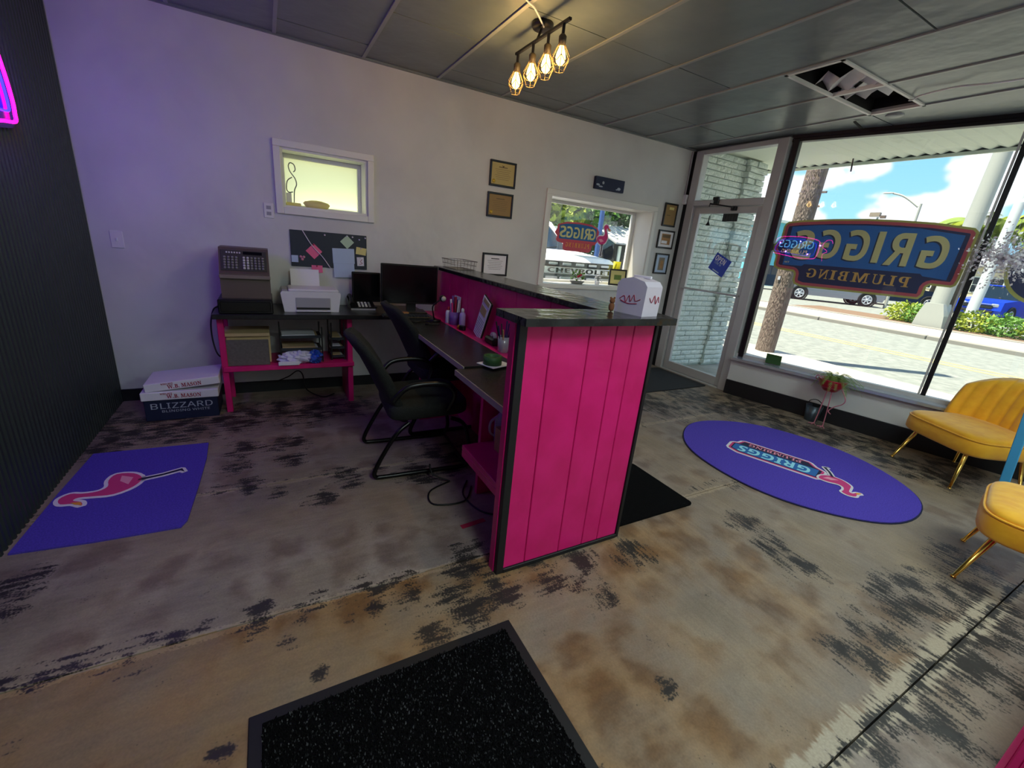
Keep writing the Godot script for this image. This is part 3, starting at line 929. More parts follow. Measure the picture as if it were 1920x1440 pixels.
func window_in_wall() -> void:
	# small window over the desk
	var w := thing("window_3", Vector3.ZERO, "small white framed window glowing pale yellow above the pinboard", "window", "", "structure")
	casing(w, 1.206, 1.852, 1.537, 1.968, 0.052, 0.022, M.white_paint)
	for b in [[1.206, 1.222, 1.537, 1.968], [1.836, 1.852, 1.537, 1.968], [1.222, 1.836, 1.537, 1.553], [1.222, 1.836, 1.952, 1.968]]:
		bx(b[0], b[1], b[2], b[3], -0.30, 0.0, "jamb", M.white_paint, w)
	for b in [[1.222, 1.836, 1.92, 1.952, "sash_head"], [1.806, 1.836, 1.553, 1.92, "sash_stile"], [1.222, 1.236, 1.553, 1.92, "sash_stile"], [1.236, 1.806, 1.553, 1.567, "sash_foot"]]:
		bx(b[0], b[1], b[2], b[3], -0.24, -0.20, b[4], M.white_paint, w, 0.003)
	bx(1.23, 1.81, 1.56, 1.925, -0.225, -0.222, "pane", M.window_film, w)
	# wider window by the shop front
	var v := thing("window_4", Vector3.ZERO, "wide white framed window with deep sill looking onto a parked truck", "window", "", "structure")
	casing(v, 3.70, 5.19, 1.02, 1.95, 0.055, 0.02, M.white_paint, false)
	for b in [[3.70, 3.715, 1.02, 1.95], [5.175, 5.19, 1.02, 1.95], [3.715, 5.175, 1.02, 1.04], [3.715, 5.175, 1.935, 1.95]]:
		bx(b[0], b[1], b[2], b[3], -0.31, 0.012, "jamb", M.white_paint, v)
	bx(3.66, 5.23, 0.995, 1.02, -0.0, 0.03, "sill_nose", M.white_paint, v, 0.004)
	for b in [[3.715, 5.175, 1.905, 1.935, "sash_head"], [3.715, 3.75, 1.04, 1.905, "sash_stile"], [5.125, 5.175, 1.04, 1.905, "sash_stile"], [3.75, 5.125, 1.04, 1.07, "sash_foot"]]:
		bx(b[0], b[1], b[2], b[3], -0.31, -0.27, b[4], M.white_paint, v, 0.004)
	bx(3.745, 5.13, 1.065, 1.91, -0.292, -0.288, "pane", M.glass, v)
	# the same lettering in small on this window
	var t := thing("window_lettering", Vector3(0, 0, -0.284), "small mirrored GRIGGS PLUMBING sign with pink bird on the wide window", "sign")
	t.rotation.y = PI           # faces outdoors: local x runs against x
	var body := mirrored_poly([4.03, 1.69, 4.15, 1.725, 4.33, 1.735, 4.52, 1.725, 4.61, 1.69, 4.64, 1.655, 4.63, 1.535, 4.60, 1.50, 4.56, 1.49, 4.55, 1.43, 4.52, 1.405, 4.16, 1.405, 4.13, 1.425, 4.125, 1.485, 4.04, 1.50, 4.02, 1.52, 4.03, 1.56, 3.99, 1.60, 4.02, 1.64])
	var st := S()
	prism(st, body, 0.001, Transform3D(), 0.0)
	put(st, "rose_edge", M.sign_rose, t)
	st = S()
	prism(st, mirrored_poly([4.05, 1.682, 4.15, 1.705, 4.33, 1.715, 4.52, 1.705, 4.60, 1.68, 4.605, 1.535, 4.06, 1.535]), 0.001, Transform3D(), -0.0012)
	put(st, "blue_field", M.sign_blue, t)
	var word := "GRIGGS"
	var at := [4.545, 4.455, 4.385, 4.305, 4.20, 4.105]
	for i in 6: letter_fit(t, word[i], M.sign_cream, -at[i], 1.615, 0.03 if word[i] == "I" else 0.078, 0.125, -0.003, "letter", false)
	for i in 8: letter_fit(t, "PLUMBING"[i], M.sign_gold, -(4.50 - i * 0.046), 1.475, 0.032 if i != 5 else 0.016, 0.05, -0.003, "small_letter", true)
	plain_bird(t, Transform3D(Basis(), Vector3(-4.74, 1.55, 0.0)), 0.36, -1.0)
	# things on the sill
	var p := thing("sill_plant", Vector3(4.28, 1.04, -0.12), "small leafy plant with red bloom in a grey dish on the sill", "plant")
	st = S()
	lathe(st, [Vector2(0, 0), Vector2(0.07, 0), Vector2(0.105, 0.035), Vector2(0.098, 0.035), Vector2(0.07, 0.012), Vector2(0, 0.012)], Vector3.ZERO, 20, Basis(), true, 0.6)
	put(st, "dish", M.key_grey, p)
	leaf_ball(p, "leaves", M.leaf_green, Vector3(0, 0.10, 0), Vector3(0.10, 0.06, 0.05), 70, 0.035, 11)
	st = S()
	for k in 3: lathe(st, [Vector2(0, 0), Vector2(0.016, 0.006), Vector2(0.012, 0.024), Vector2(0, 0.028)], Vector3(-0.03 + k * 0.018, 0.075 + 0.01 * k, 0.05), 8)
	put(st, "bloom", M.pot_red, p)
	var fl := thing("white_flower_sprig", Vector3(4.62, 1.04, -0.16), "small sprig of white flowers on the sill beside the picture", "flowers")
	leaf_ball(fl, "petals", M.paper, Vector3(0, 0.07, 0), Vector3(0.06, 0.05, 0.04), 40, 0.02, 12)
	st = S()
	lathe(st, [Vector2(0, 0), Vector2(0.025, 0), Vector2(0.03, 0.04), Vector2(0, 0.04)], Vector3.ZERO, 12)
	put(st, "cup", M.white_plastic, fl)
	var pf := picture(Vector3(4.94, 1.04 + 0.10, -0.17), 0.24, 0.20, "sill_picture", "small black framed picture with wide mat standing on the sill", M.paper_yellow, "", Vector3(-0.1, -0.25, 0))
	bx(-0.05, 0.05, -0.03, 0.03, 0.0125, 0.0135, "print", M.leaf_fern, pf)
	var yc := thing("yellow_cup", Vector3(4.97, 1.04, -0.245), "bright yellow plastic tub standing behind the sill picture", "tub")
	st = S()
	lathe(st, [Vector2(0, 0), Vector2(0.045, 0), Vector2(0.058, 0.29), Vector2(0.054, 0.29), Vector2(0.042, 0.006), Vector2(0, 0.006)], Vector3.ZERO, 18, Basis(), true, 0.5)
	put(st, "tub", mt("tub_yellow", Color(0.80, 0.78, 0.12), 0.5), yc)
	# bird shaped tube lamp, unlit, and bowl in the small window
	var fb := thing("bird_tube_lamp", Vector3(1.285, 1.553, -0.12), "unlit bird outline tube lamp standing in the small yellow window", "lamp")
	st = S()
	var path := [Vector2(0.005, 0.03), Vector2(0.012, 0.12), Vector2(0.03, 0.17), Vector2(0.02, 0.215), Vector2(-0.012, 0.26), Vector2(-0.022, 0.30), Vector2(-0.008, 0.325), Vector2(0.018, 0.315), Vector2(0.026, 0.28), Vector2(0.012, 0.26)]
	var p3 := []
	for q in path: p3.append(Vector3(q.x, q.y, 0))
	tube(st, curve(p3, 5), 0.0045, 6)
	tube(st, curve([Vector3(0.0, 0.22, 0), Vector3(-0.035, 0.19, 0), Vector3(-0.045, 0.13, 0), Vector3(-0.03, 0.105, 0), Vector3(0.0, 0.11, 0)], 5), 0.0045, 6)
	put(st, "glass_tube", M.key_grey, fb)
	bx(-0.05, -0.012, 0.025, 0.10, -0.02, 0.02, "battery_box", M.white_plastic, fb, 0.004)
	bx(-0.055, 0.055, 0.0, 0.028, -0.03, 0.03, "foot", M.paper_yellow, fb, 0.005)
	st = S()
	lathe(st, [Vector2(0, 0), Vector2(0.08, 0.0), Vector2(0.105, 0.035), Vector2(0.09, 0.05), Vector2(0.04, 0.062), Vector2(0, 0.065)], Vector3(1.46, 1.553, -0.12), 24, Basis(), true, 0.5)
	meta(put(st, "sill_bowl", M.paper_yellow), "pale covered bowl in the small yellow window", "bowl")

# a plain flat bird emblem: white edge, pink body, long neck and legs; dir -1 shows its back side towards us
func plain_bird(parent: Node, xf: Transform3D, h: float, side := 1.0) -> void:
	var k := h
	var body := []
	for q in [[-0.05, -0.02], [0.10, -0.10], [0.26, -0.04], [0.33, 0.10], [0.22, 0.17], [0.08, 0.18], [0.02, 0.26], [0.05, 0.38], [0.10, 0.46], [0.04, 0.54], [-0.07, 0.53], [-0.12, 0.44], [-0.20, 0.38], [-0.13, 0.38], [-0.06, 0.44], [-0.02, 0.40], [-0.07, 0.28], [-0.12, 0.14]]:
		body.append(Vector2(q[0], q[1]) * k)
	var pk := PackedVector2Array(curve(body, 3, true))
	var legs := PackedVector2Array([Vector2(0.06, -0.06) * k, Vector2(0.10, -0.07) * k, Vector2(0.09, -0.28) * k, Vector2(0.12, -0.46) * k, Vector2(0.02, -0.47) * k, Vector2(0.075, -0.44) * k, Vector2(0.055, -0.28) * k])
	var whole := grown(pk, 0.035 * k)
	var st := S()
	prism(st, whole, 0.001, xf, -0.0002 if side > 0 else 0.0)
	prism(st, grown(legs, 0.03 * k), 0.001, xf, -0.0002 if side > 0 else 0.0)
	put(st, "bird_edge", M.emblem_white, parent)
	st = S()
	prism(st, pk, 0.001, xf, 0.0012 * side)
	put(st, "bird_body", M.emblem_pink, parent)
	st = S()
	prism(st, legs, 0.001, xf, 0.0012 * side)
	put(st, "bird_legs", M.emblem_navy, parent)
	st = S()
	prism(st, PackedVector2Array([Vector2(0.02, 0.02) * k, Vector2(0.16, -0.03) * k, Vector2(0.26, 0.06) * k, Vector2(0.14, 0.08) * k]), 0.001, xf, 0.0024 * side)
	put(st, "bird_wing", M.emblem_rose, parent)
	st = S()
	prism(st, PackedVector2Array([Vector2(-0.13, 0.385) * k, Vector2(-0.20, 0.375) * k, Vector2(-0.155, 0.425) * k, Vector2(-0.10, 0.455) * k]), 0.001, xf, 0.0024 * side)
	put(st, "bird_beak", M.emblem_orange, parent)

# many small leaves around a point, one mesh
func leaf_ball(parent: Node, called: String, m: Material, c: Vector3, r: Vector3, count: int, size: float, sd: int, hollow := 0.35) -> MeshInstance3D:
	var rng := RandomNumberGenerator.new()
	rng.seed = sd
	var st := S()
	for i in count:
		var d := Vector3(rng.randfn(), rng.randfn(), rng.randfn()).normalized() * pow(rng.randf_range(hollow, 1.0), 0.6)
		var p := c + d * r
		var a := Vector3(rng.randf_range(-1, 1), rng.randf_range(-0.6, 0.8), rng.randf_range(-1, 1)).normalized()
		var b := a.cross(Vector3(rng.randfn(), rng.randfn(), rng.randfn())).normalized()
		var s := size * rng.randf_range(0.6, 1.3)
		var tip := p + a * s
		var w := b * s * 0.28
		var mid := p + a * s * 0.45 + a.cross(b) * s * 0.06
		tri(st, p, mid + w, tip); tri(st, p, tip, mid - w)
	var o := put(st, called, m, parent)
	o.set_meta("kind", "stuff")
	return o

# framed picture or certificate on the wall; middle at c, hanging on the plane z
func picture(c: Vector3, w: float, h: float, called: String, label: String, inside: Material, group := "", turn := Vector3.ZERO) -> Node3D:
	var t := thing(called, c, label, "picture frame", group)
	t.rotation = turn
	var b := 0.018
	var fr := S()
	addb(fr, -w * 0.5, w * 0.5, h * 0.5 - b, h * 0.5, 0.0, 0.022, 0.003)
	addb(fr, -w * 0.5, w * 0.5, -h * 0.5, -h * 0.5 + b, 0.0, 0.022, 0.003)
	addb(fr, -w * 0.5, -w * 0.5 + b, -h * 0.5 + b, h * 0.5 - b, 0.0, 0.022, 0.003)
	addb(fr, w * 0.5 - b, w * 0.5, -h * 0.5 + b, h * 0.5 - b, 0.0, 0.022, 0.003)
	put(fr, "frame", M.frame_black, t)
	bx(-w * 0.5 + b * 0.9, w * 0.5 - b * 0.9, -h * 0.5 + b * 0.9, h * 0.5 - b * 0.9, 0.002, 0.012, "sheet", inside, t)
	return t

# a soft block: superellipsoid of the given full size; small e is boxier
func pillow(st: SurfaceTool, c: Vector3, s: Vector3, e1 := 0.35, e2 := 0.35, bs := Basis(), nu := 24, nv := 14) -> void:
	st.set_smooth_group(1)
	var g := func(v: float, e: float) -> float: return signf(v) * pow(absf(v), e)
	var p := []
	for j in nv + 1:
		var a := -PI / 2 + PI * j / nv
		var row := []
		for i in nu:
			var b := TAU * i / nu
			var ca: float = g.call(cos(a), e1)
			row.append(c + bs * Vector3(ca * g.call(cos(b), e2) * s.x, g.call(sin(a), e1) * s.y, ca * g.call(sin(b), e2) * s.z) * 0.5)
		p.append(row)
	for j in nv:
		for i in nu:
			var k := (i + 1) % nu
			if j == 0: tri(st, p[0][0], p[1][i], p[1][k])
			elif j == nv - 1: tri(st, p[j][i], p[nv][0], p[j][k])
			else: quad(st, p[j][i], p[j + 1][i], p[j + 1][k], p[j][k])
	st.set_smooth_group(-1)

# ------------------------------------------------------------------ lamps
func track_light(at: Vector3, label: String, energy: float) -> void:
	var t := thing("track_light", at, label, "ceiling lamp")
	var st := S()
	lathe(st, [Vector2(0, -0.03), Vector2(0.058, -0.03), Vector2(0.065, -0.02), Vector2(0.065, 0.0), Vector2(0, 0)], Vector3(0.03, 0, -0.04), 24)
	put(st, "canopy", M.dark_metal, t)
	st = S()
	tube(st, [Vector3(0.03, -0.02, -0.04), Vector3(0.0, -0.095, -0.04)], 0.008, 8)
	put(st, "stem", M.dark_metal, t)
	st = S()
	box(st, Vector3(0, -0.095, 0.005), Vector3(0.02, 0.016, 0.61), 0.003)
	put(st, "bar", M.dark_metal, t)
	for dz in [-0.272, -0.077, 0.096, 0.25]:
		var y := -0.10
		st = S()
		tube(st, [Vector3(0, y, dz), Vector3(0, y - 0.055, dz)], 0.009, 8)
		put(st, "drop_rod", M.dark_metal, t)
		st = S()
		lathe(st, [Vector2(0, y - 0.105), Vector2(0.021, y - 0.105), Vector2(0.022, y - 0.06), Vector2(0.014, y - 0.05), Vector2(0, y - 0.05)], Vector3(0, 0, dz), 16)
		put(st, "socket", M.socket_brown, t)
		st = S()
		lathe(st, [Vector2(0, y - 0.198), Vector2(0.012, y - 0.195), Vector2(0.024, y - 0.18), Vector2(0.029, y - 0.16), Vector2(0.024, y - 0.135), Vector2(0.015, y - 0.115), Vector2(0.013, y - 0.104), Vector2(0, y - 0.104)], Vector3(0, 0, dz), 16)
		put(st, "bulb", M.filament, t)
		st = S()
		for k in 6:
			var a := TAU * k / 6
			var d := Vector3(cos(a), 0, sin(a))
			var base := Vector3(0, 0, dz)
			tube(st, [base + d * 0.022 + Vector3(0, y - 0.10, 0), base + d * 0.055 + Vector3(0, y - 0.16, 0), base + d * 0.028 + Vector3(0, y - 0.225, 0)], 0.0018, 5)
			var d2 := Vector3(cos(a + TAU / 6), 0, sin(a + TAU / 6))
			tube(st, [base + d * 0.055 + Vector3(0, y - 0.16, 0), base + (d + d2) * 0.5 * 0.052 + Vector3(0, y - 0.185, 0), base + d2 * 0.055 + Vector3(0, y - 0.16, 0)], 0.0018, 5)
			tube(st, [base + d * 0.028 + Vector3(0, y - 0.225, 0), base + d2 * 0.028 + Vector3(0, y - 0.225, 0)], 0.0018, 5)
		put(st, "cage", M.cage_wire, t)
		var l := OmniLight3D.new()
		l.name = "bulb_light"
		t.add_child(l, true)
		l.position = Vector3(0, y - 0.16, dz)
		l.light_color = Color(1.0, 0.80, 0.50)
		l.light_energy = energy
		l.light_size = 0.03
		l.omni_range = 14.0
		l.omni_attenuation = 2.0
		l.shadow_enabled = true

func lamps() -> void:
	track_light(Vector3(2.588, CEIL, 1.44), "black four-bulb caged track light over the reception desk", 0.09)
	var st := S()
	tube(st, curve([Vector3(2.30, CEIL - 0.004, 1.66), Vector3(2.39, CEIL - 0.02, 1.60), Vector3(2.47, CEIL - 0.016, 1.55), Vector3(2.56, CEIL - 0.03, 1.48), Vector3(2.61, CEIL - 0.03, 1.43)], 5), 0.005, 6)
	meta(put(st, "lamp_cord", M.white_plastic), "white cord running along the ceiling to the track light", "cord")
	# fill light panels added behind the camera, out of view
	for a in [[1.83, 4.45], [4.27, 4.45]]:
		var t := thing("added_light_panel", Vector3(a[0], CEIL, a[1]), "added unseen fill light panel at the back of the room, %s" % ("nearer the ribbed wall" if a[0] < 3 else "nearer the shop window"), "ceiling lamp", "added fill light panels")
		var fr := S()
		for b in [[-0.61, 0.61, -0.30, -0.28], [-0.61, 0.61, 0.28, 0.30], [-0.61, -0.59, -0.28, 0.28], [0.59, 0.61, -0.28, 0.28]]:
			addb(fr, b[0], b[1], -0.012, 0.006, b[2], b[3])
		put(fr, "rim", M.white_paint, t)
		bx(-0.59, 0.59, -0.008, 0.0, -0.28, 0.28, "diffuser", M.added_panel_glow, t)
		area_light("added_panel_fill", Vector3(0, -0.02, 0), Vector3.DOWN, Vector2(1.18, 0.56), Color(0.92, 1.0, 0.98), 3.1, t)
	# neon sign on the ribbed wall; s runs towards the white wall
	var ns := thing("neon_sign", Vector3(0.035, 0, 0), "pink and blue neon sign on the dark ribbed wall, its tip in view", "sign")
	var out := []
	for q in [[0.93, 2.07], [0.885, 1.98], [0.862, 1.86], [0.868, 1.80], [0.885, 1.762], [1.02, 1.745], [1.30, 1.70], [1.60, 1.69], [1.68, 1.75], [1.69, 1.95], [1.64, 2.06], [1.35, 2.11], [1.05, 2.10]]:
		out.append(Vector3(0.012, q[1], q[0]))
	st = S()
	tube(st, curve(out, 4, true), 0.0075, 7, true)
	put(st, "outline_tube", M.neon_pink, ns)
	st = S()
	var inn := []
	for q in [[0.98, 2.03], [0.93, 1.95], [0.912, 1.84], [0.93, 1.80], [1.05, 1.79], [1.30, 1.755], [1.58, 1.745], [1.63, 1.80], [1.63, 1.94], [1.59, 2.01], [1.35, 2.06], [1.08, 2.05]]:
		inn.append(Vector3(0.010, q[1], q[0]))
	tube(st, curve(inn, 4, true), 0.006, 6, true)
	put(st, "inner_tube", M.neon_blue, ns)
	st = S()
	var bp := PackedVector2Array()
	for p in out: bp.append(Vector2(-p.z, p.y))
	prism(st, grown(bp, 0.03), 0.004, Transform3D(Basis(Vector3(0, 0, -1), Vector3.UP, Vector3.RIGHT), Vector3.ZERO), -0.006)
	put(st, "backing_board", mt("neon_board", Color(0.10, 0.07, 0.34), 0.15), ns)
	var nb := Basis(Vector3(0, 0, -1), Vector3.UP, Vector3.RIGHT)
	lettering("GRIGGS", 0.15, M.neon_white, ns, Transform3D(nb, Vector3(0.012, 1.955, 1.28)), false, false, 0.62, "lettering", 0.008)
	lettering("PLUMBING", 0.07, M.neon_yellow, ns, Transform3D(nb, Vector3(0.012, 1.81, 1.27)), false, false, 0.46, "lettering", 0.008)
	st = S()
	tube(st, curve([Vector3(0.012, 1.66, 1.80), Vector3(0.012, 1.80, 1.78), Vector3(0.012, 1.86, 1.84), Vector3(0.012, 1.95, 1.74), Vector3(0.012, 2.06, 1.78), Vector3(0.012, 2.08, 1.86), Vector3(0.012, 2.02, 1.90)], 5), 0.006, 6)
	put(st, "bird_tube", M.neon_pink, ns)
	for q in [[1.97, 0.98], [1.80, 1.12], [2.02, 1.34], [1.78, 1.52], [1.96, 1.70]]:
		var nl := OmniLight3D.new()
		nl.name = "neon_light"
		ns.add_child(nl, true)
		nl.position = Vector3(0.045, q[0], q[1])
		nl.light_color = Color(0.42, 0.22, 1.0)
		nl.light_energy = 0.065
		nl.light_size = 0.012
		nl.omni_range = 14.0
		nl.omni_attenuation = 2.0
		nl.shadow_enabled = true

# ------------------------------------------------------------------ desk and counter
func plank_wall(parent: Node, horizontal_axis: Vector3, start: Vector3, cuts: Array, y0: float, y1: float, thick: Vector3, m: Material) -> void:
	for i in cuts.size() - 1:
		var a: float = cuts[i] + 0.0015
		var b: float = cuts[i + 1] - 0.0015
		var c := start + horizontal_axis * (a + b) * 0.5 + Vector3(0, (y0 + y1) * 0.5, 0) + thick * 0.5
		var s := horizontal_axis.abs() * (b - a) + Vector3(0, y1 - y0, 0) + thick.abs()
		var st := S()
		box(st, c, s, 0.003)
		put(st, "board", m, parent)

func desk_and_counter() -> void:
	# desk along the white wall
	var d := thing("back_desk", Vector3(0, 0, 0), "black topped desk with pink legs and shelf along the white wall", "desk")
	bx(0.695, 1.955, 0.735, 0.77, 0.02, 0.535, "desktop", M.black_top, d, 0.004)
	bx(0.71, 0.75, 0.0, 0.735, 0.40, 0.44, "leg", M.pink, d, 0.003)
	bx(0.71, 0.75, 0.0, 0.735, 0.06, 0.10, "leg", M.pink, d, 0.003)
	bx(1.595, 1.635, 0.0, 0.735, 0.05, 0.43, "leg", M.pink, d, 0.003)
	bx(0.72, 1.64, 0.325, 0.36, 0.06, 0.46, "shelf", M.pink, d, 0.003)
	bx(0.75, 1.60, 0.65, 0.735, 0.03, 0.05, "back_rail", M.pink, d, 0.003)
	# reception counter
	var c := thing("reception_counter", Vector3.ZERO, "hot pink plank reception counter with black tops and black corner trim", "counter")
	# end panel towards the camera
	var ep := Node3D.new(); ep.name = "end_panel"; c.add_child(ep)
	plank_wall(ep, Vector3.RIGHT, Vector3(0, 0, 2.735), [1.90, 2.015, 2.205, 2.348, 2.448, 2.572], 0.02, 1.145, Vector3(0, 0, 0.02), M.pink)
	bx(1.862, 2.572, 0.0, 1.143, 2.695, 2.734, "core", M.pink, ep)
	bx(1.866, 1.902, 0.0, 1.145, 2.736, 2.762, "corner_trim", M.black_trim, ep, 0.002)
	bx(2.572, 2.590, 0.0, 1.145, 2.725, 2.762, "corner_trim", M.black_trim, ep, 0.002)
	bx(1.90, 2.572, 0.0, 0.022, 2.74, 2.764, "foot_trim", M.black_trim, ep, 0.002)
	# wall of the run, seen from the desk side
	var rw := Node3D.new(); rw.name = "run_wall"; c.add_child(rw)
	plank_wall(rw, Vector3.BACK, Vector3(2.385, 0, 0), [0.30, 0.66, 1.04, 1.42, 1.80, 2.18, 2.56, 2.696], 0.0, 1.145, Vector3(0.02, 0, 0), M.pink)
	plank_wall(rw, Vector3.BACK, Vector3(2.57, 0, 0), [0.30, 0.66, 1.04, 1.42, 1.80, 2.18, 2.56, 2.72], 0.0, 1.145, Vector3(0.018, 0, 0), M.pink)
	bx(2.385, 2.588, 0.0, 1.145, 0.28, 0.302, "far_end", M.pink, rw)
	bx(2.37, 2.635, 1.145, 1.175, 0.27, 2.60, "run_top", M.stained_top, c, 0.004)
	var es := S()
	flat_prism(es, PackedVector2Array([Vector2(1.845, 2.600), Vector2(2.68, 2.600), Vector2(2.615, 2.83), Vector2(1.850, 2.83)]), 1.147, 1.176)
	put(es, "end_top", M.stained_top, c)
	# work surfaces
	bx(1.955, 2.275, 0.735, 0.77, 0.02, 2.06, "desktop", M.black_top, c, 0.003)
	bx(1.949, 1.955, 0.738, 0.768, 0.535, 2.06, "edge_band", M.edge_band, c)
	bx(1.905, 2.275, 0.725, 0.76, 2.06, 2.70, "desktop", M.black_top, c, 0.003)
	bx(1.899, 1.905, 0.728, 0.758, 2.065, 2.695, "edge_band", M.edge_band, c)
	bx(2.275, 2.386, 0.74, 0.772, 0.30, 2.70, "ledge", M.pink, c, 0.002)
	bx(1.935, 2.386, 0.315, 0.345, 2.14, 2.70, "low_shelf", M.pink, c, 0.003)
	bx(1.935, 1.955, 0.275, 0.315, 2.14, 2.70, "shelf_rail", M.pink, c, 0.002)
	bx(2.05, 2.386, 0.0, 0.735, 2.10, 2.13, "support_panel", M.pink, c)
	bx(2.05, 2.386, 0.0, 0.735, 0.95, 0.98, "support_panel", M.pink, c)

func desk_things() -> void:
	# adding machine on a black cash drawer
	var dw := thing("cash_drawer", Vector3(0.905, 0.77, 0.30), "low black cash drawer on the desk under the old register", "cash drawer")
	bx(-0.17, 0.17, 0.0, 0.10, -0.20, 0.20, "case", M.black_plastic, dw, 0.006)
	bx(-0.155, 0.155, 0.015, 0.085, 0.198, 0.206, "drawer_front", M.screen_off, dw, 0.003)
	var rg := thing("adding_machine", Vector3(0.915, 0.87, 0.29), "old taupe register with sloping key bank on black drawer", "register")
	var st := S()
	prism(st, pv([-0.19, 0.0, 0.135, 0.0, 0.135, 0.145, 0.150, 0.160, 0.150, 0.175, 0.125, 0.19, 0.015, 0.345, -0.19, 0.345]), 0.31, Transform3D(Basis(Vector3.BACK, Vector3.UP, Vector3.LEFT), Vector3(0.155, 0, 0)), 0.0)
	put(st, "body", M.taupe, rg)
	bx(-0.158, 0.158, 0.138, 0.165, 0.12, 0.158, "front_lip", M.taupe_light, rg, 0.005)
	# sloping key bank
	var sl := Vector3(0, 0.155, -0.11).normalized()
	var kb := Basis(Vector3.RIGHT, sl.cross(Vector3.RIGHT) * -1.0, Vector3.RIGHT.cross(sl.cross(Vector3.RIGHT) * -1.0))
	var up := Vector3.RIGHT.cross(sl) * -1.0
	if up.y < 0: up = -up
	var fr := Basis(Vector3.RIGHT, up, Vector3.RIGHT.cross(up))
	var org := Vector3(0, 0.19, 0.125)
	st = S()
	box(st, org + sl * 0.085 + up * 0.002, Vector3(0.285, 0.008, 0.165), 0.002, fr)
	put(st, "key_plate", mt("key_plate_olive", Color(0.25, 0.25, 0.22), 0.5), rg)
	for i in 11:
		for j in 5:
			if i == 4: continue
			st = S()
			box(st, org + Vector3(-0.118 + i * 0.0235, 0, 0) + sl * (0.02 + j * 0.021) + up * 0.011, Vector3(0.015, 0.012, 0.015), 0.003, fr)
			put(st, "key", M.key_white if (i >= 5 and i < 7) else M.key_grey, rg)
	st = S()
	box(st, org + Vector3(0.055, 0, 0) + sl * 0.145 + up * 0.006, Vector3(0.12, 0.006, 0.024), 0.001, fr)
	put(st, "display_window", M.screen_off, rg)
	for i in 6:
		st = S()
		box(st, org + Vector3(-0.105 + i * 0.016, 0, 0) + sl * 0.145 + up * 0.008, Vector3(0.010, 0.006, 0.012), 0.002, fr)
		put(st, "lever", M.key_white, rg)
	# printer
	var pr := thing("printer", Vector3(1.345, 0.77, 0.25), "white desktop printer with a sheet standing in its rear feeder", "printer")
	st = S()
	prism(st, pv([-0.195, 0.0, 0.195, 0.0, 0.215, 0.14, 0.205, 0.155, -0.205, 0.155, -0.215, 0.14]), 0.28, Transform3D(Basis(), Vector3(0, 0, -0.13)), 0.0)
	put(st, "body", M.white_plastic, pr)
	bx(-0.16, 0.20, 0.155, 0.172, -0.12, 0.14, "scanner_lid", M.white_plastic, pr, 0.006)
	bx(-0.205, -0.165, 0.155, 0.165, -0.10, 0.13, "control_panel", M.grey_plastic, pr, 0.003)
	bx(-0.115, 0.135, 0.015, 0.11, 0.148, 0.154, "paper_door", M.grey_plastic, pr, 0.003)
	bx(-0.11, 0.13, 0.02, 0.035, 0.153, 0.157, "exit_slot", M.black_plastic, pr)
	bx(-0.115, 0.135, 0.004, 0.012, 0.150, 0.172, "output_tray", M.white_plastic, pr, 0.002)
	st = S()
	box(st, Vector3(-0.02, 0.20, -0.155), Vector3(0.216, 0.20, 0.004), 0.0, Basis(Vector3.RIGHT, -0.2))
	meta(put(st, "printer_paper", M.paper, self, Vector3(1.345, 0.77, 0.25)), "white sheet of paper standing in the back of the printer", "paper")
	# phone
	var ph := thing("desk_phone", Vector3(1.75, 0.77, 0.20), "dark desk phone with white number keys beside the printer", "phone")
	st = S()
	prism(st, pv([-0.10, 0.0, 0.10, 0.0, 0.10, 0.02, -0.09, 0.085, -0.10, 0.08]), 0.20, Transform3D(Basis(Vector3.BACK, Vector3.UP, Vector3.LEFT), Vector3(0.10, 0, 0)), 0.0)
	put(st, "base", M.black_plastic, ph)
	bx(-0.10, 0.10, 0.002, 0.014, 0.099, 0.104, "front_edge", M.grey_plastic, ph)
	st = S()
	tube(st, curve([Vector3(-0.085, 0.085, -0.09), Vector3(-0.085, 0.105, -0.05), Vector3(-0.085, 0.075, 0.03), Vector3(-0.085, 0.045, 0.08)], 4), [0.022, 0.02, 0.018, 0.016, 0.015, 0.015, 0.015, 0.015, 0.016, 0.018, 0.02, 0.022, 0.022], 8)
	put(st, "handset", M.black_plastic, ph)
	for i in 4:
		for j in 4:
			bx(-0.035 + i * 0.028, -0.018 + i * 0.028, 0.0, 0.008, 0, 0.011, "key", M.key_white if i < 3 else M.key_grey, ph).position = Vector3(0, 0.027 + j * 0.0075, 0.073 - j * 0.022)
	# two screens
	var ma := thing("small_monitor", Vector3(1.80, 0.77, 0.13), "smaller dark monitor beside the phone, partly behind the big one", "monitor")
	bx(-0.115, 0.125, 0.05, 0.305, 0.0, 0.03, "panel", M.black_plastic, ma, 0.006)
	bx(-0.105, 0.115, 0.065, 0.292, 0.029, 0.032, "screen", M.screen_off, ma)
	bx(-0.02, 0.02, 0.0, 0.10, -0.03, 0.0, "neck", M.black_plastic, ma)
	bx(-0.09, 0.09, 0.0, 0.012, -0.08, 0.06, "foot", M.black_plastic, ma, 0.004)
	var mb := thing("wide_monitor", Vector3(2.15, 0.77, 0.36), "wide black switched-off monitor in the desk corner against the pink wall", "monitor")
	mb.rotation.y = -0.10
	bx(-0.265, 0.215, 0.075, 0.405, 0.0, 0.035, "panel", M.black_plastic, mb, 0.006)
	bx(-0.255, 0.205, 0.09, 0.395, 0.034, 0.037, "screen", M.screen_off, mb)
	bx(-0.045, 0.035, 0.0, 0.16, -0.04, 0.0, "neck", M.black_plastic, mb)
	bx(-0.13, 0.12, 0.0, 0.012, -0.10, 0.09, "foot", M.black_plastic, mb, 0.004)
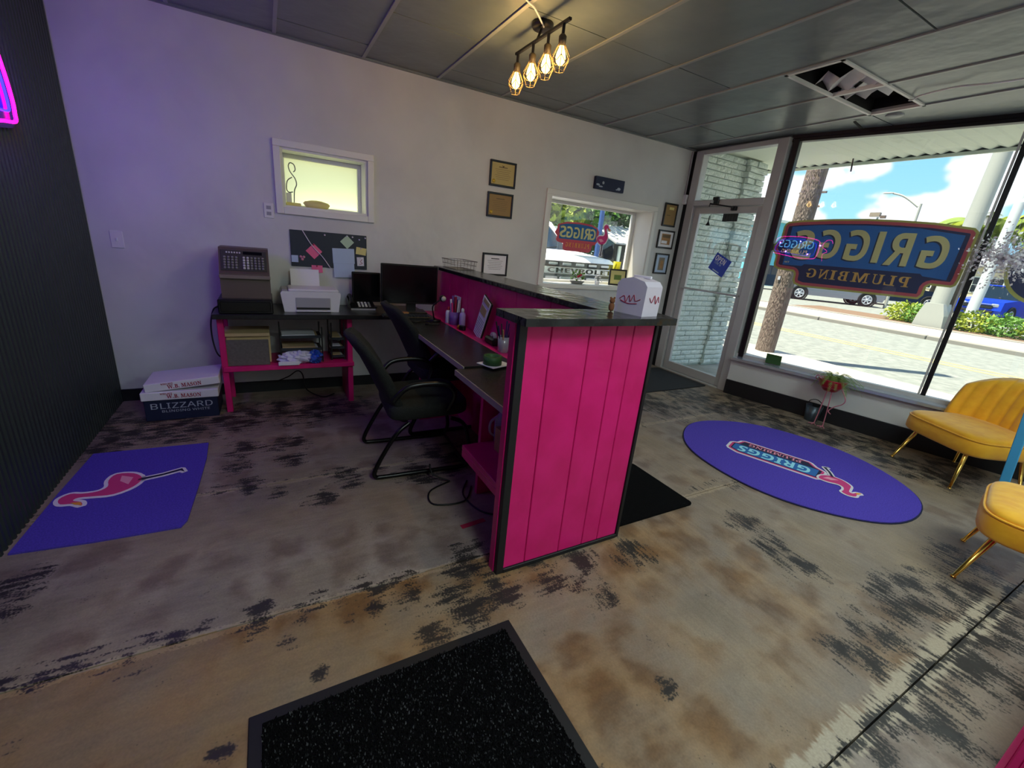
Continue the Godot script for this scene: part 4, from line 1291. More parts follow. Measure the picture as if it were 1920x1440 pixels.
	# keyboard
	var kbd := thing("keyboard", Vector3(2.03, 0.77, 0.62), "dark computer keyboard lying before the wide monitor", "keyboard")
	kbd.rotation.y = -0.1
	bx(-0.19, 0.19, 0.0, 0.014, -0.065, 0.065, "tray", M.black_plastic, kbd, 0.003)
	for j in 5:
		for i in 14:
			bx(-0.182 + i * 0.026, -0.161 + i * 0.026, 0.014, 0.021, -0.058 + j * 0.0235, -0.038 + j * 0.0235, "key", M.ribbed, kbd)
	# clutter by the monitor: scissors, clip lamp, coil
	var cl := thing("clip_lamp", Vector3(2.22, 0.77, 0.78), "small black clip lamp with pale round face beside the monitor", "lamp")
	st = S()
	tube(st, curve([Vector3(0, 0.0, 0), Vector3(-0.02, 0.06, 0.02), Vector3(-0.03, 0.13, 0.04), Vector3(0.03, 0.185, 0.06)], 5), 0.006, 6)
	put(st, "arm", M.black_plastic, cl)
	st = S()
	lathe(st, [Vector2(0, 0), Vector2(0.05, 0), Vector2(0.052, 0.012), Vector2(0, 0.014)], Vector3.ZERO, 18)
	put(st, "foot", M.black_plastic, cl)
	st = S()
	lathe(st, [Vector2(0, 0.0), Vector2(0.024, 0.0), Vector2(0.028, 0.02), Vector2(0, 0.022)], Vector3(0.045, 0.19, 0.065), 16, Basis(Vector3.RIGHT, -PI / 2))
	put(st, "head", M.black_plastic, cl)
	st = S()
	lathe(st, [Vector2(0, 0.0), Vector2(0.02, 0.0), Vector2(0.0205, 0.003), Vector2(0, 0.004)], Vector3(0.045, 0.19, 0.069), 16, Basis(Vector3.RIGHT, PI / 2))
	put(st, "face", M.key_white, cl)
	st = S()
	tube(st, curve([Vector3(1.97, 0.776, 0.80), Vector3(2.05, 0.776, 0.86), Vector3(2.12, 0.78, 0.82), Vector3(2.17, 0.776, 0.88), Vector3(2.10, 0.776, 0.92), Vector3(2.20, 0.776, 0.95)], 5), 0.005, 6)
	meta(put(st, "tangled_cable", M.cable_black), "tangled black cable on the desk before the clip lamp", "cable")
	var br := S()
	box(br, Vector3(2.04, 0.782, 0.50), Vector3(0.09, 0.02, 0.05), 0.006, Basis(Vector3.UP, 0.5))
	meta(put(br, "wooden_brush", M.cardboard), "small tan wooden block by the foot of the wide monitor", "block")
	# on the shelf: folders, bag, letter trays
	var hang := thing("folder_box", Vector3(0.885, 0.36, 0.31), "grey file box packed with hanging folders on the pink shelf", "file box")
	bx(-0.14, 0.14, 0.0, 0.20, 0.10, 0.115, "front_panel", M.folder_grey, hang, 0.004)
	bx(-0.14, 0.14, 0.0, 0.20, -0.17, -0.16, "back_panel", M.folder_grey, hang, 0.004)
	bx(-0.14, 0.14, 0.0, 0.008, -0.16, 0.10, "bottom_panel", M.folder_grey, hang)
	for k in 12:
		var o := bx(-0.13, 0.15, 0.01, 0.205 + 0.012 * (k % 3), -0.15 + k * 0.02, -0.145 + k * 0.02, "folder", M.manila if k % 4 else M.taupe_light, hang)
		o.rotation.z = 0.01 * (k % 3 - 1)
	var lf := bx(-0.15, 0.15, 0.225, 0.25, -0.15, 0.10, "flat_folder", M.manila, hang, 0.003)
	lf.rotation.x = 0.02
	# letter trays
	letter_tray(Vector3(1.255, 0.36, 0.28), 0.30, 2, 0.10, "black two-tier letter tray on the pink shelf behind the bag")
	letter_tray(Vector3(1.53, 0.36, 0.24), 0.10, 3, 0.075, "narrow dark letter rack holding papers at the shelf end")
	# bag
	var bg := thing("plastic_bag", Vector3(1.245, 0.36, 0.40), "crumpled white and blue plastic bag on the pink shelf", "bag")
	soft_lump(bg, "white_part", M.bag_white, Vector3(-0.03, 0.045, 0), Vector3(0.24, 0.11, 0.12), 3)
	soft_lump(bg, "blue_part", M.bag_blue, Vector3(0.105, 0.045, 0.0), Vector3(0.10, 0.12, 0.13), 5)
	bx(-0.165, -0.02, 0.0, 0.03, 0.055, 0.075, "printed_edge", M.paper, bg, 0.004)
	# carton by the ribbed wall
	var ct := thing("paper_carton", Vector3(0.45, 0.0, 0.32), "white and navy copier paper carton lettered BLIZZARD by the desk leg", "carton")
	bx(-0.215, 0.215, 0.0, 0.155, -0.14, 0.17, "carton_body", M.carton_blue, ct, 0.003)
	bx(-0.225, 0.225, 0.155, 0.215, -0.15, 0.18, "lid", M.paper, ct, 0.004)
	var fp := S()
	box(fp, Vector3(0.02, 0.262, 0.01), Vector3(0.44, 0.058, 0.32), 0.004, Basis(Vector3.BACK, 0.09))
	put(fp, "second_lid", M.paper, ct)
	lettering("BLIZZARD", 0.042, M.print_silver, ct, Transform3D(Basis(), Vector3(0.0, 0.108, 0.171)), false, false, 0.36)
	lettering("BLINDING WHITE", 0.017, M.print_silver, ct, Transform3D(Basis(), Vector3(0.02, 0.068, 0.171)), false, false, 0.28)
	lettering("W.B. MASON", 0.028, M.print_red, ct, Transform3D(Basis(), Vector3(0.02, 0.182, 0.181)), true, true, 0.20)
	lettering("WHO BUT", 0.012, M.print_red, ct, Transform3D(Basis(), Vector3(-0.08, 0.202, 0.181)), true, true, 0.07)
	lettering("W.B. MASON", 0.028, M.print_red, ct, Transform3D(Basis(Vector3.BACK, 0.09), Vector3(0.03, 0.258, 0.171)), true, true, 0.20)
	lettering("WHO BUT", 0.012, M.print_red, ct, Transform3D(Basis(Vector3.BACK, 0.09), Vector3(-0.07, 0.272, 0.171)), true, true, 0.07)
	# cable from the desk to the floor
	st = S()
	tube(st, curve([Vector3(0.72, 0.775, 0.20), Vector3(0.685, 0.76, 0.28), Vector3(0.665, 0.66, 0.34), Vector3(0.67, 0.52, 0.36), Vector3(0.70, 0.43, 0.38), Vector3(0.76, 0.42, 0.30)], 6), 0.006, 6)
	meta(put(st, "power_cable", M.cable_black), "black power cable looping down beside the pink desk leg", "cable")
	st = S()
	tube(st, curve([Vector3(1.05, 0.10, 0.06), Vector3(1.15, 0.15, 0.09), Vector3(1.22, 0.20, 0.10), Vector3(1.26, 0.17, 0.12), Vector3(1.28, 0.06, 0.20), Vector3(1.40, 0.008, 0.28), Vector3(1.5, 0.008, 0.22)], 6), 0.005, 6)
	meta(put(st, "floor_cable", M.cable_black), "black cable rising from the floor under the back desk", "cable")

func letter_tray(at: Vector3, w: float, tiers: int, gap: float, label: String) -> void:
	var t := thing("letter_tray", at, label, "letter tray", "letter trays on the shelf")
	for x in [-w * 0.5, w * 0.5]:
		for z in [-0.11, 0.12]: bx(x - 0.005, x + 0.005, 0.0, gap * tiers + 0.09, z - 0.005, z + 0.005, "post", M.black_plastic, t)
	for k in tiers:
		var y := 0.10 + gap * k if tiers == 2 else 0.02 + gap * k
		bx(-w * 0.5, w * 0.5, y, y + 0.006, -0.11, 0.12, "tier", M.black_plastic, t)
		bx(-w * 0.5, w * 0.5, y, y + 0.022, 0.118, 0.124, "lip", M.ribbed, t)
		for j in 2: bx(-w * 0.46, w * 0.40 - 0.02 * j, y + 0.007 + 0.012 * j, y + 0.014 + 0.012 * j, -0.10, 0.105 + 0.008 * j, "papers", M.manila if (k + j) % 2 else M.paper, t)

func soft_lump(parent: Node, called: String, m: Material, c: Vector3, s: Vector3, sd: int) -> void:
	var n := FastNoiseLite.new()
	n.seed = sd
	n.frequency = 5.0
	var st := S()
	var nu := 26
	var nv := 14
	var p := []
	for j in nv + 1:
		var a := -PI / 2 + PI * j / nv
		var row := []
		for i in nu:
			var b := TAU * i / nu
			var d := Vector3(cos(a) * cos(b), sin(a), cos(a) * sin(b))
			var k := 1.0 + 0.55 * n.get_noise_3dv(d * 0.9) + 0.25 * n.get_noise_3dv(d * 2.3)
			var q := c + d * s * 0.5 * k
			q.y = maxf(q.y, 0.002)
			row.append(q)
		p.append(row)
	for j in nv:
		for i in nu:
			var k := (i + 1) % nu
			quad(st, p[j][i], p[j + 1][i], p[j + 1][k], p[j][k])
	put(st, called, m, parent)

func counter_things() -> void:
	var led := 0.772
	# cup of pens and markers by the monitor
	var c1 := thing("marker_cup", Vector3(2.335, led, 0.92), "cup crowded with purple and pink markers on the pink ledge", "cup")
	var st := S()
	lathe(st, [Vector2(0, 0), Vector2(0.038, 0), Vector2(0.042, 0.10), Vector2(0.039, 0.10), Vector2(0.035, 0.004), Vector2(0, 0.004)], Vector3.ZERO, 18)
	put(st, "cup", M.purple_plastic, c1)
	var cols := ["purple_plastic", "emblem_white", "print_red", "emblem_pink", "emblem_white", "purple_plastic", "cardboard"]
	for k in 7:
		st = S()
		var a := TAU * k / 7
		tube(st, [Vector3(cos(a) * 0.018, 0.01, sin(a) * 0.018), Vector3(cos(a) * 0.034, 0.17 + 0.025 * (k % 3), sin(a) * 0.034)], 0.008, 7)
		put(st, "marker", M[cols[k]], c1)
	bottle("glue_bottle", Vector3(2.305, led, 0.86), 0.022, 0.13, M.paper, M.print_red, "white glue bottle with red tip beside the marker cup")
	bottle("lotion_bottle", Vector3(2.345, led, 1.06), 0.024, 0.15, M.lilac_label, M.white_plastic, "lilac lotion bottle with white cap on the pink ledge")
	bottle("amber_jar", Vector3(2.305, led, 1.10), 0.017, 0.03, M.amber_glass, M.gold_seal, "tiny amber jar with gold lid at the ledge front")
	st = S()
	box(st, Vector3(2.31, led + 0.018, 1.155), Vector3(0.03, 0.036, 0.05), 0.004, Basis(Vector3.UP, 0.4))
	meta(put(st, "black_stapler_block", M.black_plastic), "small black box beside the amber jar on the ledge", "box")
	var pc := thing("picture_card", Vector3(2.372, led, 0.86), "colourful printed card leaning on the pink wall behind the markers", "card")
	bx(-0.004, 0.0, 0.0, 0.215, -0.06, 0.07, "card", M.paper, pc).rotation.z = -0.03
	bx(-0.007, -0.004, 0.03, 0.20, -0.05, -0.01, "print", M.print_red, pc).rotation.z = -0.03
	bx(-0.007, -0.004, 0.06, 0.19, 0.0, 0.055, "print", M.purple_plastic, pc).rotation.z = -0.03
	# tilted clipboard calendar
	var cb := thing("clipboard", Vector3(2.335, led, 1.36), "clipboard with a paper list leaning against the pink counter wall", "clipboard")
	cb.rotation = Vector3(0.50, 0.10, 0.06)
	bx(0.0, 0.008, 0.0, 0.33, -0.055, 0.065, "board", M.black_plastic, cb, 0.002)
	bx(-0.003, 0.0, 0.005, 0.30, -0.05, 0.05, "sheet", M.paper, cb)
	bx(-0.0045, -0.003, 0.19, 0.255, -0.045, 0.03, "note", M.parchment, cb)
	bx(-0.006, -0.003, 0.28, 0.325, -0.05, 0.055, "heading", M.paper, cb)
	bx(-0.0075, -0.006, 0.287, 0.318, -0.035, 0.045, "heading_print", M.parchment, cb)
	for k in 8: bx(-0.0042, -0.003, 0.02 + k * 0.019, 0.026 + k * 0.019, -0.042, 0.042, "text_line", M.grey_plastic, cb)
	# pencil cup near the end panel
	var c2 := thing("pencil_cup", Vector3(2.325, led, 1.80), "frosted pencil cup full of dark pens near the counter end", "cup")
	st = S()
	lathe(st, [Vector2(0, 0), Vector2(0.036, 0), Vector2(0.042, 0.10), Vector2(0.039, 0.10), Vector2(0.034, 0.004), Vector2(0, 0.004)], Vector3.ZERO, 18)
	put(st, "cup", M.clear_plastic, c2)
	for k in 9:
		st = S()
		var a := TAU * k / 9
		tube(st, [Vector3(cos(a) * 0.015, 0.008, sin(a) * 0.015), Vector3(cos(a) * 0.05 - 0.01, 0.15 + 0.02 * (k % 3), sin(a) * 0.05)], 0.0045, 6)
		put(st, "pen", M[["pen_navy", "ink", "pen_navy", "cardboard", "pen_navy", "ink", "print_red", "ink", "pen_navy"][k]], c2)
	var sp := thing("stapler", Vector3(2.325, led, 1.96), "dark red stapler lying on the pink ledge by the pencil cup", "stapler")
	sp.rotation.y = 1.3
	bx(-0.07, 0.07, 0.0, 0.012, -0.018, 0.018, "base", M.black_plastic, sp, 0.003)
	st = S()
	box(st, Vector3(0, 0.034, 0), Vector3(0.14, 0.03, 0.032), 0.008, Basis(Vector3.BACK, 0.09))
	put(st, "arm", mt("stapler_red", Color(0.34, 0.04, 0.08), 0.2), sp)
	bx(-0.075, -0.055, 0.01, 0.04, -0.014, 0.014, "nose", M.chrome, sp, 0.003)
	var tp := thing("tape_dispenser", Vector3(2.345, led, 1.60), "dark tape dispenser in the shadow behind the clipboard", "tape dispenser")
	bx(-0.03, 0.03, 0.0, 0.05, -0.07, 0.07, "base", M.black_plastic, tp, 0.012)
	st = S()
	lathe(st, [Vector2(0.014, -0.01), Vector2(0.03, -0.01), Vector2(0.03, 0.01), Vector2(0.014, 0.01)], Vector3(0, 0.055, 0.01), 18, Basis(Vector3.BACK, PI / 2))
	put(st, "roll", M.clear_plastic, tp)
	# green tape on a note pad
	st = S()
	box(st, Vector3(2.14, 0.764, 2.05), Vector3(0.15, 0.004, 0.13), 0.0, Basis(Vector3.UP, 0.35))
	meta(put(st, "note_sheet", M.paper, self, Vector3(0, 0.01, 0)), "white paper square on the black work surface under green tape", "paper")
	st = S()
	lathe(st, [Vector2(0.038, 0), Vector2(0.052, 0), Vector2(0.052, 0.048), Vector2(0.038, 0.048), Vector2(0.038, 0)], Vector3(2.125, 0.776, 2.055), 28)
	meta(put(st, "tape_roll", M.masking_green), "roll of green masking tape lying on a white paper", "tape roll")
	# wire basket at the far end of the counter top
	var wb := thing("wire_basket", Vector3(2.52, 1.175, 0.50), "low wire letter basket at the far end of the counter top", "basket")
	st = S()
	for y in [0.0, 0.035, 0.07]:
		var e: float = 0.01 * y / 0.07
		tube(st, [Vector3(-0.09 - e, y + 0.004, -0.15 - e), Vector3(0.09 + e, y + 0.004, -0.15 - e), Vector3(0.09 + e, y + 0.004, 0.15 + e), Vector3(-0.09 - e, y + 0.004, 0.15 + e)], 0.0022 if y < 0.06 else 0.0032, 5, true)
	for k in 13:
		var z := -0.15 + k * 0.025
		tube(st, [Vector3(-0.10, 0.074, z), Vector3(-0.09, 0.004, z), Vector3(0.09, 0.004, z), Vector3(0.10, 0.074, z)], 0.0016, 4)
	for k in 6:
		var x := -0.075 + k * 0.03
		tube(st, [Vector3(x, 0.074, -0.16), Vector3(x, 0.004, -0.15), Vector3(x, 0.004, 0.15), Vector3(x, 0.074, 0.16)], 0.0016, 4)
	put(st, "wire_mesh", M.wire_grey, wb)
	# gable topped box with red scrawl
	var gb := thing("gable_box", Vector3(2.498, 1.176, 2.70), "white gable-top carton with red marker writing on counter corner", "box")
	gb.rotation.y = -1.42
	st = S()
	prism(st, pv([-0.075, 0.0, 0.075, 0.0, 0.078, 0.125, 0.06, 0.145, 0.0, 0.158, -0.06, 0.145, -0.078, 0.125]), 0.11, Transform3D(Basis(), Vector3(0, 0, -0.045)), 0.0)
	put(st, "body", mt("carton_lilac", Color(0.80, 0.76, 0.82), 0.7), gb)
	bx(-0.045, 0.045, 0.155, 0.166, -0.006, 0.006, "ridge_flap", M.emblem_white, gb, 0.002)
	for q in [[[-0.055, 0.06], [-0.03, 0.075], [-0.02, 0.05], [-0.005, 0.08], [0.005, 0.055], [0.02, 0.085], [0.03, 0.06], [0.055, 0.07]], [[-0.05, 0.055], [-0.01, 0.045], [0.04, 0.05]]]:
		var pts := []
		for v in q: pts.append(Vector3(v[0], v[1], 0.066))
		st = S()
		tube(st, curve(pts, 4), 0.0018, 4)
		put(st, "marker_line", M.print_red, gb)
	st = S()
	tube(st, curve([Vector3(0.078, 0.06, -0.035), Vector3(0.079, 0.085, -0.025), Vector3(0.079, 0.055, -0.012), Vector3(0.079, 0.09, 0.002), Vector3(0.079, 0.06, 0.016), Vector3(0.079, 0.08, 0.035)], 4), 0.0018, 4)
	put(st, "marker_line", M.print_red, gb)
	var td := thing("toy_figure", Vector3(2.395, 1.176, 2.645), "small brown toy figure half hidden behind the gable box", "toy")
	td.scale = Vector3.ONE * 0.75
	st = S()
	pillow(st, Vector3(0, 0.026, 0), Vector3(0.035, 0.052, 0.03), 0.9, 0.9, Basis(), 14, 10)
	pillow(st, Vector3(0, 0.062, 0), Vector3(0.034, 0.034, 0.03), 1.0, 1.0, Basis(), 14, 10)
	for s in [-1, 1]: pillow(st, Vector3(0.014 * s, 0.078, 0), Vector3(0.014, 0.014, 0.008), 1.0, 1.0, Basis(), 10, 8)
	put(st, "body", M.teddy_brown, td)
	# low shelf: cardboard box and clear jug
	var kb := thing("cardboard_box", Vector3(2.20, 0.345, 2.36), "small brown cardboard box on the low pink shelf", "box")
	bx(-0.12, 0.12, 0.0, 0.13, -0.12, 0.14, "carton_body", M.cardboard, kb, 0.002)
	bx(-0.12, 0.12, 0.13, 0.134, -0.12, 0.005, "flap", M.cardboard, kb)
	bx(-0.12, 0.12, 0.131, 0.135, 0.012, 0.14, "flap", M.cardboard, kb)
	var jg := thing("clear_jug", Vector3(2.16, 0.345, 2.19), "clear plastic jug standing behind the cardboard box", "jug")
	st = S()
	lathe(st, [Vector2(0, 0), Vector2(0.05, 0), Vector2(0.055, 0.05), Vector2(0.055, 0.15), Vector2(0.03, 0.19), Vector2(0.018, 0.21), Vector2(0.018, 0.23), Vector2(0, 0.23)], Vector3.ZERO, 18)
	put(st, "jug_body", M.clear_plastic, jg)
	st = S()
	tube(st, curve([Vector3(-0.05, 0.05, 0), Vector3(-0.085, 0.08, 0), Vector3(-0.085, 0.14, 0), Vector3(-0.045, 0.17, 0)], 4), 0.007, 6)
	put(st, "handle", M.clear_plastic, jg)

func bottle(called: String, at: Vector3, r: float, h: float, body: Material, cap: Material, label: String) -> void:
	var t := thing(called, at, label, "bottle" if h > 0.05 else "jar")
	var st := S()
	lathe(st, [Vector2(0, 0), Vector2(r, 0), Vector2(r, h * 0.65), Vector2(r * 0.85, h * 0.74), Vector2(r * 0.45, h * 0.80), Vector2(0, h * 0.80)], Vector3.ZERO, 16)
	put(st, "bottle_body", body, t)
	st = S()
	lathe(st, [Vector2(0, h * 0.79), Vector2(r * 0.55, h * 0.79), Vector2(r * 0.5, h * 0.95), Vector2(r * 0.25, h), Vector2(0, h)], Vector3.ZERO, 14)
	put(st, "cap", cap, t)

# ------------------------------------------------------------------ seats
func sled_chair(label: String, at: Vector3, turn: float, k := 1.0) -> Node3D:
	# faces +x before turning; origin on the floor under the middle of the seat
	var t := thing("sled_chair", at, label, "chair", "black office chairs at the counter")
	t.rotation.y = turn
	t.scale = Vector3.ONE * k
	var st := S()
	# seat with a rolled front
	pillow(st, Vector3(0.03, 0.415, 0), Vector3(0.50, 0.12, 0.50), 0.45, 0.3, Basis(Vector3.BACK, 0.04), 32, 14)
	put(st, "seat", M.fabric_black, t)
	# backrest: curved shell
	st = S()
	var rows := []
	var prof := [[-0.145, 0.34, 0.20, 0.05], [-0.175, 0.42, 0.22, 0.07], [-0.215, 0.52, 0.235, 0.085], [-0.26, 0.62, 0.24, 0.085], [-0.315, 0.72, 0.235, 0.075], [-0.375, 0.80, 0.215, 0.065], [-0.415, 0.845, 0.17, 0.045], [-0.425, 0.856, 0.09, 0.015]]
	for p in prof:
		var ring := []
		for i in 24:
			var a := TAU * i / 24
			var ca := signf(cos(a)) * pow(absf(cos(a)), 0.6)
			var sa := signf(sin(a)) * pow(absf(sin(a)), 0.6)
			ring.append(Vector3(p[0] + ca * p[3] * 0.5 + 0.035 * sa * sa, p[1] + ca * p[3] * 0.12, sa * p[2]))
		rows.append(ring)
	st.set_smooth_group(1)
	for j in rows.size() - 1:
		for i in 24:
			var l := (i + 1) % 24
			cquad(st, rows[j][i], rows[j][l], rows[j + 1][l], rows[j + 1][i], Vector3((prof[j][0] + prof[j + 1][0]) * 0.5 + 0.01, (prof[j][1] + prof[j + 1][1]) * 0.5, 0))
	for e in [0, rows.size() - 1]:
		var c := Vector3(prof[e][0] + 0.01, prof[e][1], 0)
		for i in 24: ctri(st, c, rows[e][i], rows[e][(i + 1) % 24], Vector3(-0.24, 0.6, 0))
	put(st, "backrest", M.fabric_black, t)
	for s in [-1, 1]:
		var z: float = 0.25 * s
		st = S()
		tube(st, curve([Vector3(-0.10, 0.345, z * 0.92), Vector3(-0.17, 0.30, z), Vector3(-0.235, 0.20, z), Vector3(-0.30, 0.07, z), Vector3(-0.30, 0.022, z), Vector3(-0.25, 0.014, z), Vector3(-0.05, 0.014, z), Vector3(0.22, 0.014, z), Vector3(0.27, 0.02, z)], 6), 0.0135, 10)
		put(st, "sled_runner", M.tube_black, t)
		st = S()
		tube(st, curve([Vector3(0.27, 0.02, z), Vector3(0.295, 0.10, z), Vector3(0.25, 0.30, z * 0.95), Vector3(0.16, 0.355, z * 0.92)], 5), 0.0135, 10)
		put(st, "front_tube", M.tube_black, t)
		st = S()
		tube(st, curve([Vector3(-0.20, 0.50, z), Vector3(-0.12, 0.585, z * 1.08), Vector3(0.02, 0.602, z * 1.1), Vector3(0.12, 0.585, z * 1.1), Vector3(0.165, 0.52, z * 1.08), Vector3(0.13, 0.42, z)], 6), 0.016, 10)
		put(st, "armrest", M.black_plastic, t)
	st = S()
	tube(st, [Vector3(0.27, 0.018, -0.25), Vector3(0.27, 0.018, 0.25)], 0.011, 8)
	put(st, "cross_tube", M.tube_black, t)
	return t

func slipper_chair(label: String, at: Vector3, turn: float, feet: Array) -> void:
	# faces +x before turning; origin on the floor under the middle of the seat
	var t := thing("slipper_chair", at, label, "chair", "yellow velvet chairs by the window")
	t.rotation.y = turn
	var st := S()
	pillow(st, Vector3(0.02, 0.335, 0), Vector3(0.56, 0.15, 0.64), 0.35, 0.42, Basis(), 40, 16)
	put(st, "seat_base", M.velvet, t)
	st = S()
	pillow(st, Vector3(0.02, 0.395, 0), Vector3(0.545, 0.085, 0.62), 0.55, 0.42, Basis(), 40, 14)
	put(st, "seat_top", M.velvet, t)
	st = S()
	var ring := []
	for i in 48:
		var a := TAU * i / 48
		ring.append(Vector3(signf(cos(a)) * pow(absf(cos(a)), 0.42) * 0.276 + 0.02, 0.392, signf(sin(a)) * pow(absf(sin(a)), 0.42) * 0.316))
	tube(st, ring, 0.006, 6, true)
	put(st, "piping", M.velvet, t)
	# curved backrest with padded channels
	st = S()
	st.set_smooth_group(1)
	var nu := 72
	var nv := 12
	var front := []
	var rear := []
	for i in nu + 1:
		var f := -1.0 + 2.0 * i / nu
		var top := 0.80 - 0.13 * pow(absf(f), 3.0)
		var groove := 0.016 * pow(absf(sin(f * PI * 4.5 + PI / 2)), 0.6) * (1.0 if absf(f) < 0.93 else 0.4)
		var a := []
		var b := []
		for j in nv + 1:
			var v := float(j) / nv
			var y := lerpf(0.33, top, v)
			var lean := -0.09 * v * v
			var edge := minf(1.0, minf((1.0 - absf(f)) * 9.0, (1.0 - v) * 7.0))
			var puff := (0.055 + groove) * sqrt(clampf(edge, 0.0, 1.0))
			var bow := 0.17 * f * f
			a.append(Vector3(-0.255 + bow + lean + puff * 0.75, y, f * 0.345))
			b.append(Vector3(-0.255 + bow + lean - puff * 0.45, y, f * 0.345))
		front.append(a)
		rear.append(b)
	for i in nu:
		for j in nv:
			quad(st, front[i][j], front[i][j + 1], front[i + 1][j + 1], front[i + 1][j])
			quad(st, rear[i][j], rear[i + 1][j], rear[i + 1][j + 1], rear[i][j + 1])
	put(st, "backrest", M.velvet, t)
	for f in feet:
		st = S()
		var top := Vector3(0.21 * signf(f.x), 0.275, 0.20 * signf(f.y))
		var foot := Vector3(f.x, 0.0, f.y)
		tube(st, [foot, foot + (top - foot) * 0.03, foot + (top - foot) * 0.031, top], [0.013, 0.013, 0.009, 0.017], 12)
		put(st, "leg", M.brass, t)

func seating() -> void:
	sled_chair("black office chair with sled base in front of the pink counter", Vector3(1.855, 0, 1.55), -0.06)
	sled_chair("second black office chair tucked in the desk corner by the monitor", Vector3(2.235, 0, 0.98), 0.0, 1.1)
	# forward of chair A: (-0.875, -0.484); chair B faces the white wall
	slipper_chair("yellow velvet channel-back chair under the shop window", Vector3(5.735, 0, 3.19), atan2(0.484, -0.875), [Vector2(0.285, 0.255), Vector2(0.285, -0.255), Vector2(-0.25, 0.25), Vector2(-0.25, -0.25)])
	slipper_chair("yellow velvet chair nearest the camera, cut by the picture's right edge", Vector3(4.357, 0, 3.91), atan2(0.98, -0.20), [Vector2(0.285, 0.255), Vector2(0.285, -0.255), Vector2(-0.25, 0.25), Vector2(-0.25, -0.25)])
	# blue painted wooden stand between the chairs
	var t := thing("blue_display_stand", Vector3(5.12, 0, 3.5), "light blue painted wooden stand leg rising between the yellow chairs", "display stand")
	for s in [[Vector3(0.0, 0, 0.06), Vector3(-0.03, 1.1, -0.02)], [Vector3(0.10, 0, 0.55), Vector3(0.0, 1.1, 0.40)]]:
		var st := S()
		var d: Vector3 = (s[1] - s[0])
		var bs := Basis(Quaternion(Vector3.UP, d.normalized()))
		box(st, (s[0] + s[1]) * 0.5, Vector3(0.02, d.length(), 0.045), 0.003, bs)
		put(st, "leg", M.light_blue_wood, t)
	bx(-0.04, -0.015, 1.0, 1.05, -0.02, 0.42, "top_rail", M.light_blue_wood, t, 0.003)
	# end of a second pink counter at the lower right
	var pk := thing("pink_side_counter", Vector3(2.9, 0, 4.10), "hot pink plank panel at the bottom right corner", "counter")
	plank_wall(pk, Vector3.RIGHT, Vector3(0, 0, 0.02), [0.0, 0.3, 0.6, 0.9, 1.2], 0.0, 0.32, Vector3(0, 0, 0.02), M.pink)
	bx(0.0, 1.2, 0.0, 0.02, 0.004, 0.02, "foot_trim", M.pink, pk, 0.002)
	bx(0.0, 1.2, 0.0, 0.32, 0.04, 0.5, "core", M.pink, pk)

